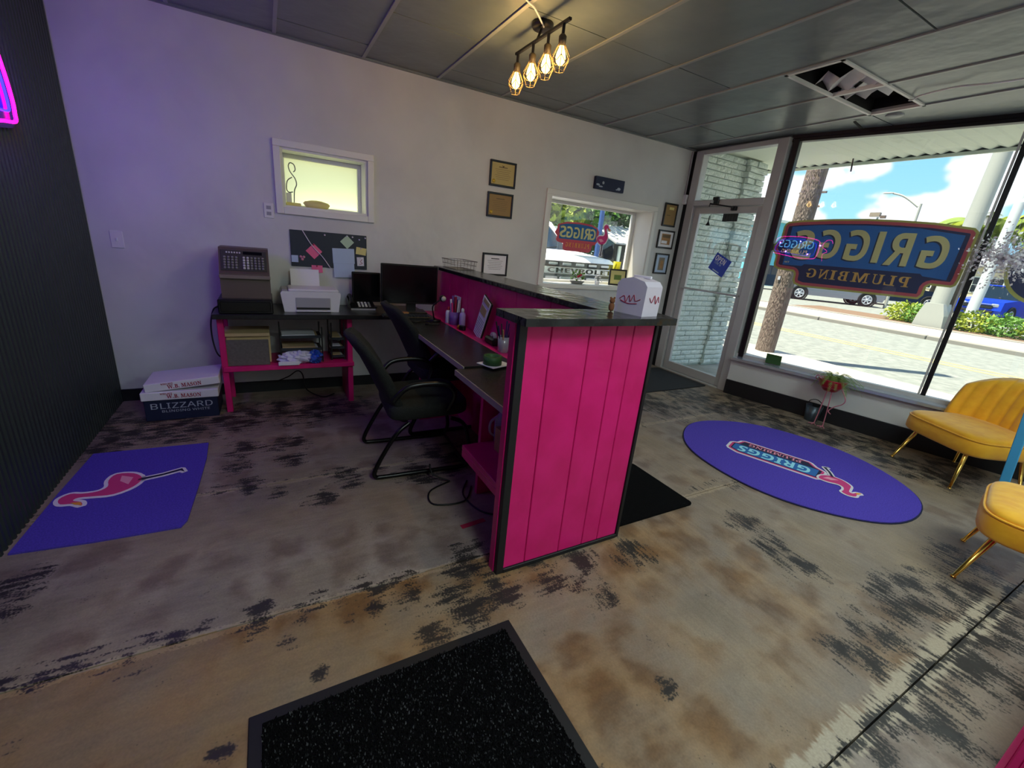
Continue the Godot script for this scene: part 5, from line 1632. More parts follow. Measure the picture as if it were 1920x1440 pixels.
# ------------------------------------------------------------------ on the white wall
func wall_things() -> void:
	# pinboard with notes
	var pb := thing("pinboard", Vector3(1.535, 1.23, 0.0), "dark blank pinboard hung on the wall above the printer", "pinboard")
	bx(-0.30, 0.302, -0.145, 0.142, 0.0, 0.012, "board", mt("pinboard_dark", Color(0.15, 0.19, 0.23), 0.6), pb, 0.002)
	var st := S()
	tube(st, curve([Vector3(-0.205, 0.142, 0.014), Vector3(-0.14, 0.03, 0.02), Vector3(-0.06, -0.06, 0.02), Vector3(0.0, -0.15, 0.014)], 6), 0.0035, 5)
	put(st, "cord", M.emblem_white, pb)
	var n := 0
	for q in [["paper_pink", 1.41, 1.213, 0.09, 0.09, 0.78, "pink square note set diagonally on the pinboard"], ["paper_pink", 1.428, 1.07, 0.085, 0.06, 0.0, "pink note hanging below the pinboard's lower edge"], ["paper_blue", 1.643, 1.19, 0.178, 0.125, 0.03, "pale blue folded sheet on the pinboard, upper half"], ["paper_blue", 1.645, 1.068, 0.17, 0.118, 0.03, "pale blue folded sheet on the pinboard, lower half"], ["paper_green", 1.674, 1.308, 0.08, 0.08, 0.78, "pale green square note set diagonally on the pinboard"], ["paper_yellow", 1.788, 1.24, 0.085, 0.06, -0.12, "small yellow note at the pinboard's right edge"], ["paper", 1.781, 1.152, 0.058, 0.075, 0.05, "small white card with red squiggle pinned at right"], ["paper_blue", 1.262, 1.145, 0.05, 0.055, 0.0, "tiny grey-blue sticker at the pinboard's lower left"]]:
		var c := thing("pinned_note", Vector3(q[1], q[2], 0.0145 + 0.0012 * n), q[6], "note")
		n += 1
		var m := bx(-q[3] * 0.5, q[3] * 0.5, -q[4] * 0.5, q[4] * 0.5, 0.0, 0.001, "sheet", M[q[0]], c)
		m.rotation.z = q[5]
		if n in [1, 2, 5, 6, 7]:
			st = S()
			lathe(st, [Vector2(0, 0), Vector2(0.006, 0), Vector2(0.005, 0.01), Vector2(0, 0.011)], Vector3(0, q[4] * 0.5 * (1.2 if q[5] > 0.5 else 0.8), 0.001), 8, Basis(Vector3.RIGHT, PI / 2))
			put(st, "pin", M.print_red if n < 4 else M.emblem_white, c)
		if n == 7:
			st = S()
			tube(st, curve([Vector3(0.015, 0.02, 0.0015), Vector3(0.0, 0.0, 0.0015), Vector3(0.016, -0.015, 0.0015), Vector3(-0.01, -0.025, 0.0015)], 4), 0.002, 4)
			put(st, "squiggle", M.print_red, c)
	st = S()
	for k in 3:
		var a := TAU * k / 3 + 0.5
		lathe(st, [Vector2(0, 0), Vector2(0.012, 0.001), Vector2(0, 0.002)], Vector3(1.318 + cos(a) * 0.013, 1.155 + sin(a) * 0.013, 0.0135), 8, Basis(Vector3.RIGHT, PI / 2))
	meta(put(st, "flower_sticker", M.emblem_rose), "pale flower sticker on the pinboard's lower left", "sticker")
	for q in [[1.498, 1.35], [1.72, 1.352], [1.775, 1.335], [1.825, 1.352]]:
		st = S()
		lathe(st, [Vector2(0, 0), Vector2(0.007, 0), Vector2(0.006, 0.012), Vector2(0, 0.013)], Vector3(q[0], q[1], 0.012), 8, Basis(Vector3.RIGHT, PI / 2))
		meta(put(st, "push_pin", M.emblem_white), "white push pin at the pinboard top, %s from the left" % {1.498: "first", 1.72: "second", 1.775: "third", 1.825: "fourth"}[q[0]], "push pin", "push pins along the pinboard top")
	# certificates
	var a := picture(Vector3(3.122, 2.053, 0), 0.283, 0.228, "certificate", "upper black framed certificate with pale gold sheet, topmost of three", M.parchment, "framed certificates")
	cert_print(a, 0.283, 0.228, M.ink_soft, 1)
	a = picture(Vector3(3.115, 1.772, 0), 0.282, 0.226, "certificate", "middle black framed certificate with brown sheet and gold seal", M.parchment_brown, "framed certificates")
	cert_print(a, 0.282, 0.226, M.ink_soft, 2)
	a = picture(Vector3(3.108, 1.205, 0), 0.287, 0.222, "certificate", "lowest black framed certificate with white sheet above the counter", M.paper, "framed certificates")
	cert_print(a, 0.287, 0.222, M.ink, 0)
	# three small frames by the shop front
	a = picture(Vector3(5.468, 1.937, 0), 0.222, 0.268, "framed_photo", "black framed brown licence, top of the three by the door", M.parchment_brown, "small frames by the door")
	bx(-0.03, 0.05, 0.06, 0.09, 0.0125, 0.0135, "heading", M.paper_yellow, a)
	bx(-0.06, 0.0, -0.01, 0.0, 0.0125, 0.0135, "text_line", M.ink_soft, a)
	a = picture(Vector3(5.47, 1.65, 0), 0.275, 0.217, "framed_photo", "black framed photo with white mat, middle of three by the door", M.paper, "small frames by the door")
	bx(-0.075, 0.08, -0.06, 0.065, 0.0125, 0.0135, "photo", M.cardboard, a)
	bx(-0.07, 0.03, -0.05, -0.015, 0.0138, 0.0145, "photo_car", M.paper, a)
	bx(-0.06, 0.07, 0.02, 0.055, 0.0138, 0.0145, "photo_shade", M.ink_soft, a)
	a = picture(Vector3(5.473, 1.355, 0), 0.235, 0.25, "framed_photo", "black framed photo with pale mat, lowest of three by the door", M.paper_blue, "small frames by the door")
	bx(-0.05, 0.05, -0.08, 0.075, 0.0125, 0.0135, "photo", M.taupe_light, a)
	bx(-0.02, 0.03, -0.06, 0.04, 0.0138, 0.0145, "photo_figure", M.cardboard, a)
	# dark plaque over the wide window
	var pl := thing("wall_plaque", Vector3(4.437, 2.14, 0.0), "dark navy block plaque with faint painting over the wide window", "plaque")
	bx(-0.205, 0.205, -0.062, 0.062, 0.0, 0.04, "block", M.carton_blue, pl, 0.003)
	for q in [[-0.17, -0.02, 0.05, 0.02], [-0.13, -0.035, 0.06, 0.015], [-0.1, 0.005, 0.03, 0.03], [0.13, -0.03, 0.05, 0.03], [0.10, -0.04, 0.03, 0.012]]:
		st = S()
		pillow(st, Vector3(q[0], q[1], 0.0402), Vector3(q[2], q[3], 0.001), 1.0, 0.8, Basis(), 12, 6)
		put(st, "painted_patch", M.print_silver, pl)
	# wall plates
	var sw := thing("light_switch", Vector3(0.147, 1.201, 0), "white light switch plate near the dark ribbed wall", "switch")
	bx(-0.036, 0.036, -0.058, 0.058, 0.0, 0.007, "plate", M.white_plastic, sw, 0.003)
	bx(-0.006, 0.006, -0.012, 0.012, 0.007, 0.018, "toggle", M.white_plastic, sw, 0.002)
	var so := thing("wall_socket", Vector3(1.10, 1.498, 0), "white socket plate left of the small yellow window", "socket")
	bx(-0.035, 0.035, -0.056, 0.056, 0.0, 0.007, "plate", M.white_plastic, so, 0.003)
	for y in [-0.022, 0.022]:
		bx(-0.016, 0.016, y - 0.013, y + 0.013, 0.007, 0.009, "outlet", M.grey_plastic, so, 0.002)
	var jb := thing("alarm_box", Vector3(5.69, 2.138, 0.02), "small white sensor box on the corner by the door frame", "sensor box")
	bx(-0.05, 0.045, -0.055, 0.055, -0.02, 0.03, "case", M.white_plastic, jb, 0.004)
	bx(-0.01, 0.01, -0.01, 0.01, 0.03, 0.033, "button", M.grey_plastic, jb)
	st = S()
	tube(st, [Vector3(5.655, 2.19, 0.012), Vector3(5.655, 2.67, 0.012)], 0.011, 8)
	meta(put(st, "conduit", M.grey_plastic), "thin grey conduit in the corner above the sensor box", "conduit")
	st = S()
	tube(st, [Vector3(5.60, 0.12, 0.01), Vector3(5.60, 0.26, 0.01)], 0.02, 8)
	meta(put(st, "wall_stub", M.white_plastic), "short white stub low on the wall behind the counter end", "stub")

func cert_print(t: Node3D, w: float, h: float, m: Material, kind: int) -> void:
	for k in 6:
		var l := w * (0.30 - 0.03 * (k % 3))
		bx(-l, l, h * (0.16 - k * 0.075), h * (0.16 - k * 0.075) + 0.0025, 0.0122, 0.0128, "text_line", m, t)
	bx(-w * 0.16, w * 0.16, h * 0.24, h * 0.24 + 0.008, 0.0122, 0.0128, "title_line", m, t)
	var st := S()
	if kind == 1:
		prism(st, pv([-0.014, 0.078, 0.0, 0.068, 0.014, 0.078, 0.005, 0.062, -0.005, 0.062]), 0.0008, Transform3D(), 0.0122)
		put(st, "emblem", M.ink, t)
	st = S()
	if kind > 0:
		lathe(st, [Vector2(0, 0), Vector2(0.017, 0), Vector2(0.017, 0.001), Vector2(0, 0.001)], Vector3(-w * 0.33, -h * 0.30, 0.0122), 18, Basis(Vector3.RIGHT, PI / 2))
		put(st, "seal", M.gold_seal, t)

# ------------------------------------------------------------------ on the floor
func floor_things() -> void:
	# purple mat by the ribbed wall
	var m := thing("purple_mat", Vector3(0, 0, 0), "small rectangular purple mat with pink bird emblem by ribbed wall", "mat")
	var st := S()
	flat_prism(st, PackedVector2Array([Vector2(0.07, 0.955), Vector2(0.35, 0.965), Vector2(0.64, 0.98), Vector2(0.65, 1.2), Vector2(0.645, 1.55), Vector2(0.634, 1.86), Vector2(0.615, 1.91), Vector2(0.30, 1.90), Vector2(0.03, 1.875), Vector2(0.045, 1.4)]), 0.0, 0.008)
	put(st, "carpet", M.rug_purple, m)
	# emblem: head towards the ribbed wall, legs towards the desk side
	var fx := Basis(Vector3(0.16, 0, -0.99).normalized(), Vector3(-0.99, 0, -0.16).normalized(), Vector3.UP)
	plain_bird(m, Transform3D(Basis(Vector3(0, 0, -1), Vector3(-1, 0, 0), Vector3.UP) * Basis(Vector3(0, 0, 1), 0.25), Vector3(0.335, 0.009, 1.42)), 0.50)
	# round purple rug
	var r := thing("round_rug", Vector3(4.52, 0, 2.555), "large round purple rug lettered GRIGGS PLUMBING with pink bird", "rug")
	st = S()
	var rim := PackedVector2Array()
	for i in 72:
		var a := TAU * i / 72
		rim.append(Vector2(cos(a) * 0.70, sin(a) * 0.80).rotated(-0.12) * (1.0 + 0.006 * sin(a * 7.0)))
	flat_prism(st, rim, 0.0, 0.010)
	put(st, "carpet", M.rug_purple, r)
	st = S()
	flat_prism(st, grown(rim, 0.008), 0.0, 0.006)
	put(st, "hem", M.emblem_navy, r)
	# printed badge, read from the window side: x along +z, y along -x
	var along := Vector3(0.36, 0, 0.93).normalized()
	var eb := Basis(-along, Vector3.UP.cross(-along) * 1.0, Vector3.UP)
	var base := Transform3D(eb, Vector3(-0.02, 0.0105, 0.02))
	var badge := pv([-0.20, 0.13, 0.33, 0.13, 0.40, 0.09, 0.40, -0.03, 0.36, -0.05, 0.34, -0.12, -0.12, -0.12, -0.16, -0.06, -0.22, -0.02])
	st = S(); prism(st, grown(badge, 0.035), 0.0008, base, 0.0); put(st, "badge_edge", M.emblem_white, r)
	st = S(); prism(st, grown(badge, 0.016), 0.0008, base, 0.001); put(st, "badge_rose", M.emblem_pink, r)
	st = S(); prism(st, badge, 0.0008, base, 0.002); put(st, "badge_navy", M.emblem_navy, r)
	st = S(); prism(st, pv([-0.19, 0.122, 0.325, 0.122, 0.39, 0.085, 0.39, -0.028, -0.2, -0.028]), 0.0008, base, 0.003); put(st, "badge_blue", M.emblem_blue, r)
	lettering("GRIGGS", 0.12, M.emblem_cyan, r, base * Transform3D(Basis(), Vector3(0.10, 0.048, 0.0045)), true, false, 0.50, "lettering", 0.0008)
	lettering("PLUMBING", 0.052, M.emblem_rose, r, base * Transform3D(Basis(), Vector3(0.11, -0.078, 0.0045)), true, true, 0.38, "lettering", 0.0008)
	plain_bird(r, base * Transform3D(Basis(Vector3(0, 0, 1), 0.35), Vector3(-0.33, 0.04, 0.0025)), 0.42)
	# black mats
	for q in [[0.92, 1.805, 3.0, 4.6, 0.035, "black entrance mat with rubber border nearest the camera"], [2.61, 3.258, 2.16, 2.70, 0.0, "plain black mat on the floor behind the pink counter end"], [4.60, 5.62, 0.16, 0.95, 0.0, "dark grey mat lying inside the glass door"]]:
		var b := thing("floor_mat", Vector3(0, 0, 0), q[5], "mat", "black floor mats")
		var border: float = q[4]
		if border > 0.0:
			bx(q[0], q[1], 0.0, 0.006, q[2], q[3], "rubber_border", M.rubber, b, 0.002)
			bx(q[0] + border, q[1] - border, 0.002, 0.009, q[2] + border, q[3] - border, "backing", M.mat_black, b, 0.003)
			tufts(b, q[0] + border, q[1] - border, q[2] + border, 3.75)
		else:
			st = S()
			var p := rounded(q[1] - q[0], q[3] - q[2], 0.03)
			var moved := PackedVector2Array()
			for v in p: moved.append(v + Vector2((q[0] + q[1]) * 0.5, (q[2] + q[3]) * 0.5))
			flat_prism(st, moved, 0.0, 0.009)
			put(st, "pile", M.mat_black if q[0] < 3.0 else mt("mat_worn", Color(0.10, 0.11, 0.12), 0.8), b)
	# plant stand by the low wall: bowl on two thin legs
	var ps := thing("wire_bird_stand", Vector3(5.715, 0, 2.18), "pink wire stand on two thin bird legs by the low wall", "plant stand")
	st = S()
	for z in [-0.035, 0.045]:
		tube(st, curve([Vector3(-0.01, 0.008, z), Vector3(0.0, 0.15, z * 0.8), Vector3(0.0, 0.36, z * 0.5)], 4), 0.005, 6)
		for k in 3:
			var a := -0.7 + 0.7 * k
			tube(st, [Vector3(-0.01, 0.008, z), Vector3(-0.01 - cos(a) * 0.05, 0.005, z + sin(a) * 0.05)], 0.004, 5)
	put(st, "legs", M.wire_pink, ps)
	st = S()
	for q in [[0.36, 0.045], [0.40, 0.085], [0.455, 0.105]]:
		var ring := []
		for i in 24: ring.append(Vector3(cos(TAU * i / 24) * q[1], q[0], sin(TAU * i / 24) * q[1]))
		tube(st, ring, 0.004, 5, true)
	for k in 8:
		var a := TAU * k / 8
		var d := Vector3(cos(a), 0, sin(a))
		tube(st, [d * 0.045 + Vector3(0, 0.36, 0), d * 0.085 + Vector3(0, 0.40, 0), d * 0.105 + Vector3(0, 0.455, 0)], 0.003, 5)
	put(st, "basket_rings", M.wire_pink, ps)
	st = S()
	tube(st, curve([Vector3(0.02, 0.42, -0.11), Vector3(0.0, 0.45, -0.15), Vector3(0.0, 0.48, -0.13), Vector3(0.0, 0.46, -0.11)], 5), 0.005, 6)
	put(st, "tail_wire", M.wire_pink, ps)
	st = S()
	tube(st, curve([Vector3(0.0, 0.40, 0.10), Vector3(0.0, 0.32, 0.15), Vector3(0.0, 0.27, 0.14), Vector3(0.0, 0.22, 0.08), Vector3(-0.01, 0.17, 0.05), Vector3(-0.02, 0.15, 0.08)], 5), 0.005, 6)
	put(st, "neck_wire", M.wire_pink, ps)
	var rp := thing("fern_pot", Vector3(5.715, 0.365, 2.18), "red bowl pot with trailing fern set in the wire stand", "potted plant")
	st = S()
	lathe(st, [Vector2(0, 0), Vector2(0.05, 0.0), Vector2(0.085, 0.045), Vector2(0.10, 0.095), Vector2(0.103, 0.10), Vector2(0.094, 0.10), Vector2(0.078, 0.05), Vector2(0, 0.06)], Vector3.ZERO, 26)
	put(st, "bowl", M.pot_red, rp).scale = Vector3(1.18, 1.1, 1.18)
	var rng := RandomNumberGenerator.new()
	rng.seed = 31
	for k in 34:
		var a := rng.randf_range(0, TAU) if k > 12 else rng.randf_range(0.8, 2.1)
		fern_frond(rp, Vector3(0, 0.07, 0), a, rng.randf_range(0.13, 0.26), rng.randf_range(0.04, 0.12), rng.randf_range(0.0, -0.08) if k > 12 else rng.randf_range(-0.10, 0.04))
	var wt := thing("metal_pail", Vector3(5.785, 0, 2.07), "small dark metal watering pail standing behind the wire stand", "pail")
	st = S()
	lathe(st, [Vector2(0, 0), Vector2(0.055, 0.0), Vector2(0.058, 0.01), Vector2(0.075, 0.16), Vector2(0.07, 0.16), Vector2(0.053, 0.012), Vector2(0, 0.012)], Vector3.ZERO, 22)
	put(st, "bucket", mt("pail_grey", Color(0.28, 0.32, 0.36), 0.35, 0.6), wt)
	st = S()
	tube(st, curve([Vector3(0, 0.155, -0.073), Vector3(0, 0.20, -0.05), Vector3(0, 0.22, 0), Vector3(0, 0.20, 0.05), Vector3(0, 0.155, 0.073)], 5), 0.004, 6)
	put(st, "handle", M.dark_metal, wt)
	# cables on the floor under the counter
	st = S()
	tube(st, curve([Vector3(1.95, 0.006, 1.95), Vector3(1.80, 0.006, 2.02), Vector3(1.78, 0.006, 2.15), Vector3(1.95, 0.006, 2.18), Vector3(2.05, 0.006, 2.05)], 6), 0.005, 6)
	tube(st, curve([Vector3(1.90, 0.006, 1.80), Vector3(1.86, 0.05, 1.84), Vector3(1.85, 0.09, 1.86), Vector3(1.86, 0.04, 1.90), Vector3(1.95, 0.006, 1.95)], 6), 0.005, 6)
	meta(put(st, "coiled_floor_cable", M.cable_black), "black cable coiled on the floor beside the sled chair", "cable")
	st = S()
	tube(st, curve([Vector3(2.05, 0.006, 1.98), Vector3(1.97, 0.006, 2.12), Vector3(2.0, 0.006, 2.3), Vector3(2.12, 0.006, 2.4)], 6), 0.005, 6)
	meta(put(st, "second_floor_cable", M.cable_black), "black cable running under the low pink shelf", "cable")
	st = S()
	box(st, Vector3(1.92, 0.001, 2.38), Vector3(0.14, 0.002, 0.03), 0.0, Basis(Vector3.UP, 0.1))
	meta(put(st, "tape_scrap", M.print_red), "scrap of red tape on the concrete by the counter", "tape")
	# silver tinsel ball hanging in the window
	tinsel_ball()

func tufts(parent: Node, x0: float, x1: float, z0: float, z1: float) -> void:
	var rng := RandomNumberGenerator.new()
	rng.seed = 55
	var st := S()
	for k in 5:
		var a := TAU * k / 5
		var c := TAU * (k + 1) / 5
		tri(st, Vector3(cos(a) * 0.0028, 0, sin(a) * 0.0022), Vector3(0.001, 0.006, 0), Vector3(cos(c) * 0.0028, 0, sin(c) * 0.0022))
	st.generate_normals()
	var me: ArrayMesh = st.commit()
	var m := mt("mat_tuft", Color.WHITE, 0.9)
	m.metallic_specular = 0.2
	m.vertex_color_use_as_albedo = true
	me.surface_set_material(0, m)
	var n := 16000
	var mm := MultiMesh.new()
	mm.transform_format = MultiMesh.TRANSFORM_3D
	mm.use_colors = true
	mm.mesh = me
	mm.instance_count = n
	for i in n:
		var s := rng.randf_range(0.7, 1.3)
		var bs := Basis(Vector3.UP, rng.randf() * TAU) * Basis(Vector3.RIGHT, rng.randf_range(-0.6, 0.6))
		mm.set_instance_transform(i, Transform3D(bs.scaled(Vector3(s, s, s * 1.4)), Vector3(rng.randf_range(x0, x1), 0.0085, rng.randf_range(z0, z1))))
		var g := 0.002 + 0.075 * pow(rng.randf(), 7.0)
		mm.set_instance_color(i, Color(g, g, g * 1.08))
	var o := MultiMeshInstance3D.new()
	o.multimesh = mm
	o.name = "pile"
	o.set_meta("kind", "stuff")
	parent.add_child(o, true)

func fern_frond(parent: Node, at: Vector3, a: float, l: float, rise: float, drop: float) -> void:
	var st := S()
	var d := Vector3(cos(a), 0, sin(a))
	var side := Vector3(-sin(a), 0, cos(a))
	var pts := [at + d * 0.02, at + d * l * 0.35 + Vector3(0, rise, 0), at + d * l * 0.7 + Vector3(0, rise * 0.8 + drop * 0.3, 0), at + d * l + Vector3(0, rise * 0.3 + drop, 0)]
	var cv := curve(pts, 8)
	for i in cv.size() - 1:
		var f := 1.0 - 0.9 * absf(i / float(cv.size()) - 0.3)
		var along: Vector3 = cv[i + 1] - cv[i]
		tri(st, cv[i], cv[i + 1], cv[i] + Vector3(0, 0.002, 0))
		for s in [-1, 1]:
			var tip: Vector3 = cv[i] + side * s * 0.032 * f + along * 0.9 + Vector3(0, -0.005, 0)
			tri(st, cv[i], cv[i] + along * 0.55, tip)
	put(st, "frond", M.leaf_fern, parent)

func tinsel_ball() -> void:
	var c := win(1.77, 1.66, 0.16)
	var t := thing("tinsel_ball", c, "silver glittering tinsel starburst hanging in the shop window", "decoration")
	var rng := RandomNumberGenerator.new()
	rng.seed = 77
	var st := S()
	for i in 230:
		var d := Vector3(rng.randfn(), rng.randfn(), rng.randfn()).normalized()
		var l := rng.randf_range(0.14, 0.30)
		var e := d.cross(Vector3.UP).normalized() * 0.0012
		var f := d.cross(e.normalized()) * 0.0012
		tri(st, e, -e, d * l); tri(st, f, d * l, -f)
		for k in 3:
			var p := d * l * (0.55 + 0.22 * k) + Vector3(rng.randfn(), rng.randfn(), rng.randfn()) * 0.006
			var u := Vector3(rng.randfn(), rng.randfn(), rng.randfn()).normalized() * rng.randf_range(0.008, 0.016)
			var w := u.cross(Vector3(rng.randfn(), rng.randfn(), rng.randfn())).normalized() * 0.009
			quad(st, p - u, p + w, p + u, p - w)
	var o := put(st, "tinsel_strands", M.tinsel, t)
	o.set_meta("kind", "stuff")
	st = S()
	for i in 26:
		var d := Vector3(rng.randfn(), rng.randfn() * 0.7, rng.randfn()).normalized() * rng.randf_range(0.03, 0.11)
		lathe(st, [Vector2(0, -0.016), Vector2(0.012, -0.011), Vector2(0.016, 0), Vector2(0.012, 0.011), Vector2(0, 0.016)], d, 8)
	put(st, "bead_cluster", M.emblem_white, t)
	st = S()
	tube(st, [Vector3(0, 0.03, 0), Vector3(0, 2.66 - c.y, 0)], 0.0012, 4)
	put(st, "thread", M.white_plastic, t)
	# round sign on the next pane
	var r := thing("round_window_sign", win(2.06, 1.60, -0.046), "dark round window sign with olive rim at the right edge", "sign")
	var bs := win_basis()
	r.basis = Basis(-bs.z, Vector3.UP, bs.x)
	for q in [[0.27, "sign_olive", 0.0, "olive_rim"], [0.245, "sign_navy", 0.0012, "navy_disc"], [0.10, "sign_rose", 0.0024, "rose_disc"]]:
		var p := PackedVector2Array()
		for i in 40: p.append(Vector2.from_angle(TAU * i / 40) * q[0])
		st = S()
		prism(st, p, 0.001, Transform3D(), -q[2])
		put(st, q[3], M[q[1]], r)

# ------------------------------------------------------------------ outdoors
func outdoors() -> void:
	var g := thing("floor_2", Vector3.ZERO, "sunlit ground outside: pavement, street, kerb and far car park", "ground", "", "structure")
	bx(5.80, 9.5, -0.35, -0.05, -60.0, 60.0, "near_pavement", M.concrete_walk, g)
	bx(9.5, 18.0, -0.35, -0.15, -60.0, 60.0, "street", M.asphalt, g)
	bx(13.25, 13.38, -0.149, -0.146, -60.0, 60.0, "yellow_line", M.road_yellow, g)
	bx(13.62, 13.75, -0.149, -0.146, -60.0, 60.0, "yellow_line", M.road_yellow, g)
	for k in 14:
		bx(18.0, 18.28, -0.35, -0.03, -22.0 + k * 3.0 + 0.01, -19.0 + k * 3.0 - 0.01, "kerb_stone", M.kerb, g, 0.02)
	bx(18.28, 21.0, -0.35, -0.045, -60.0, 60.0, "far_pavement", M.concrete_walk, g)
	bx(21.0, 21.14, -0.35, 0.0, -60.0, 60.0, "bed_kerb", M.kerb, g, 0.02)
	bx(21.14, 24.0, -0.35, -0.03, -7.0, 60.0, "planting_bed", M.soil, g)
	bx(21.14, 130.0, -0.40, -0.06, -90.0, 60.0, "car_park", M.asphalt, g)
	bx(-60.0, 5.80, -0.40, -0.06, -60.0, -0.34, "side_yard", M.concrete_walk, g)
	bx(-60.0, 9.5, -0.40, -0.06, -60.0, -0.36, "side_yard", M.concrete_walk, g)
	canopy()
	brick_pier()
	street_poles()
	cars()
	planting()
	buildings()
	truck()

func canopy() -> void:
	var t := thing("canopy", Vector3.ZERO, "white corrugated canopy roof over the pavement outside the shop", "canopy")
	for k in 4:
		var z0 := -3.1 + k * 2.4
		var st := S()
		var pts := []
		var n := int(2.39 / 0.0635)
		for i in n + 1:
			pts.append(Vector2(z0 + i * 0.0635 * 2.39 / (n * 0.0635), 2.765 + (0.026 if i % 2 else 0.0)))
		for i in n:
			var a: Vector2 = pts[i]
			var b: Vector2 = pts[i + 1]
			quad(st, Vector3(5.62, a.y, a.x), Vector3(7.58, a.y, a.x), Vector3(7.58, b.y, b.x), Vector3(5.62, b.y, b.x))
			quad(st, Vector3(5.62, a.y + 0.004, a.x), Vector3(5.62, b.y + 0.004, b.x), Vector3(7.58, b.y + 0.004, b.x), Vector3(7.58, a.y + 0.004, a.x))
		put(st, "roof_sheet", M.canopy_white, t)
	bx(7.555, 7.58, 2.735, 2.768, -3.1, 6.5, "edge_angle", M.canopy_white, t)
	bx(7.56, 7.575, 2.768, 2.83, -3.1, 6.5, "flute_closure", M.closure_dark, t)
	bx(5.62, 7.55, 2.80, 2.83, -3.1, 6.5, "roof_board", M.closure_dark, t)
	var wire := S()
	tube(wire, [Vector3(7.2, 2.74, 1.02), Vector3(7.21, 2.60, 1.03)], 0.008, 6)
	put(wire, "hanging_hook", M.closure_dark, t)

func brick_pier() -> void:
	var t := thing("brick_pier", Vector3.ZERO, "white painted brick pier outside the glass door", "brick pier")
	bx(5.80, 6.70, -0.1, 2.76, -0.36, -0.012, "mortar_core", M.mortar, t)
	bx(6.69, 7.06, -0.1, 2.76, -0.36, 0.030, "mortar_core", M.mortar, t)
	var rng := RandomNumberGenerator.new()
	rng.seed = 9
	var shapes := []
	for k in 6:
		var st := S()
		var h := 0.0295
		var l := 0.098
		# a split-faced brick: chamfered block with a rough front
		var f := []
		for j in 3:
			var row := []
			for i in 5:
				var edge := 1.0 if (i in [0, 4] or j in [0, 2]) else 0.0
				row.append(Vector3(-l + l * 0.5 * i, -h + h * j, 0.012 + (rng.randf_range(-0.004, 0.012)) * (1.0 - edge) - edge * 0.005))
			f.append(row)
		for j in 2:
			for i in 4: quad(st, f[j][i], f[j][i + 1], f[j + 1][i + 1], f[j + 1][i])
		for i in 4:
			quad(st, f[0][i] - Vector3(0, 0, 0.06), f[0][i + 1] - Vector3(0, 0, 0.06), f[0][i + 1], f[0][i])
			quad(st, f[2][i], f[2][i + 1], f[2][i + 1] - Vector3(0, 0, 0.06), f[2][i] - Vector3(0, 0, 0.06))
		for j in 2:
			quad(st, f[j][0], f[j + 1][0], f[j + 1][0] - Vector3(0, 0, 0.06), f[j][0] - Vector3(0, 0, 0.06))
			quad(st, f[j][4] - Vector3(0, 0, 0.06), f[j + 1][4] - Vector3(0, 0, 0.06), f[j + 1][4], f[j][4])
		st.generate_normals()
		shapes.append(st.commit())
	var courses := 39
	for c in courses:
		var y := -0.02 + c * 0.0712
		var x := 5.80 - (0.105 if c % 2 else 0.0)
		while x < 6.70:
			var a := maxf(x, 5.80)
			var b := minf(x + 0.203, 6.74)
			if b - a > 0.03:
				inst(shapes[rng.randi() % 6], "brick", M.brick_paint if rng.randf() < 0.7 else M.brick_paint_worn, t, Transform3D(Basis.from_scale(Vector3((b - a) / 0.196, 1, 1)), Vector3((a + b) * 0.5, y + 0.03, rng.randf_range(-0.004, 0.003))))
			x += 0.21
		# the outer end is rougher, its bricks set unevenly
		var x2 := 6.71 + (0.06 if c % 2 else 0.0)
		for k in 2:
			var wx := 0.205 if (c + k) % 2 else 0.19
			inst(shapes[rng.randi() % 6], "brick", M.brick_paint_worn, t, Transform3D(Basis(Vector3.UP, rng.randf_range(-0.22, 0.22)) * Basis.from_scale(Vector3(wx / 0.196, 1, 1.6)), Vector3(6.785 + k * 0.195 + (0.015 if c % 2 else -0.01), y + 0.03, 0.036 + rng.randf_range(0.0, 0.02))))

func pole(called: String, at: Vector3, r0: float, r1: float, h: float, m: Material, label: String, category := "pole", lean := Vector3.ZERO) -> Node3D:
	var t := thing(called, at, label, category)
	var st := S()
	tube(st, [Vector3.ZERO, Vector3(0, h, 0) + lean], [r0, r1], 18)
	put(st, "shaft", m, t)
	return t

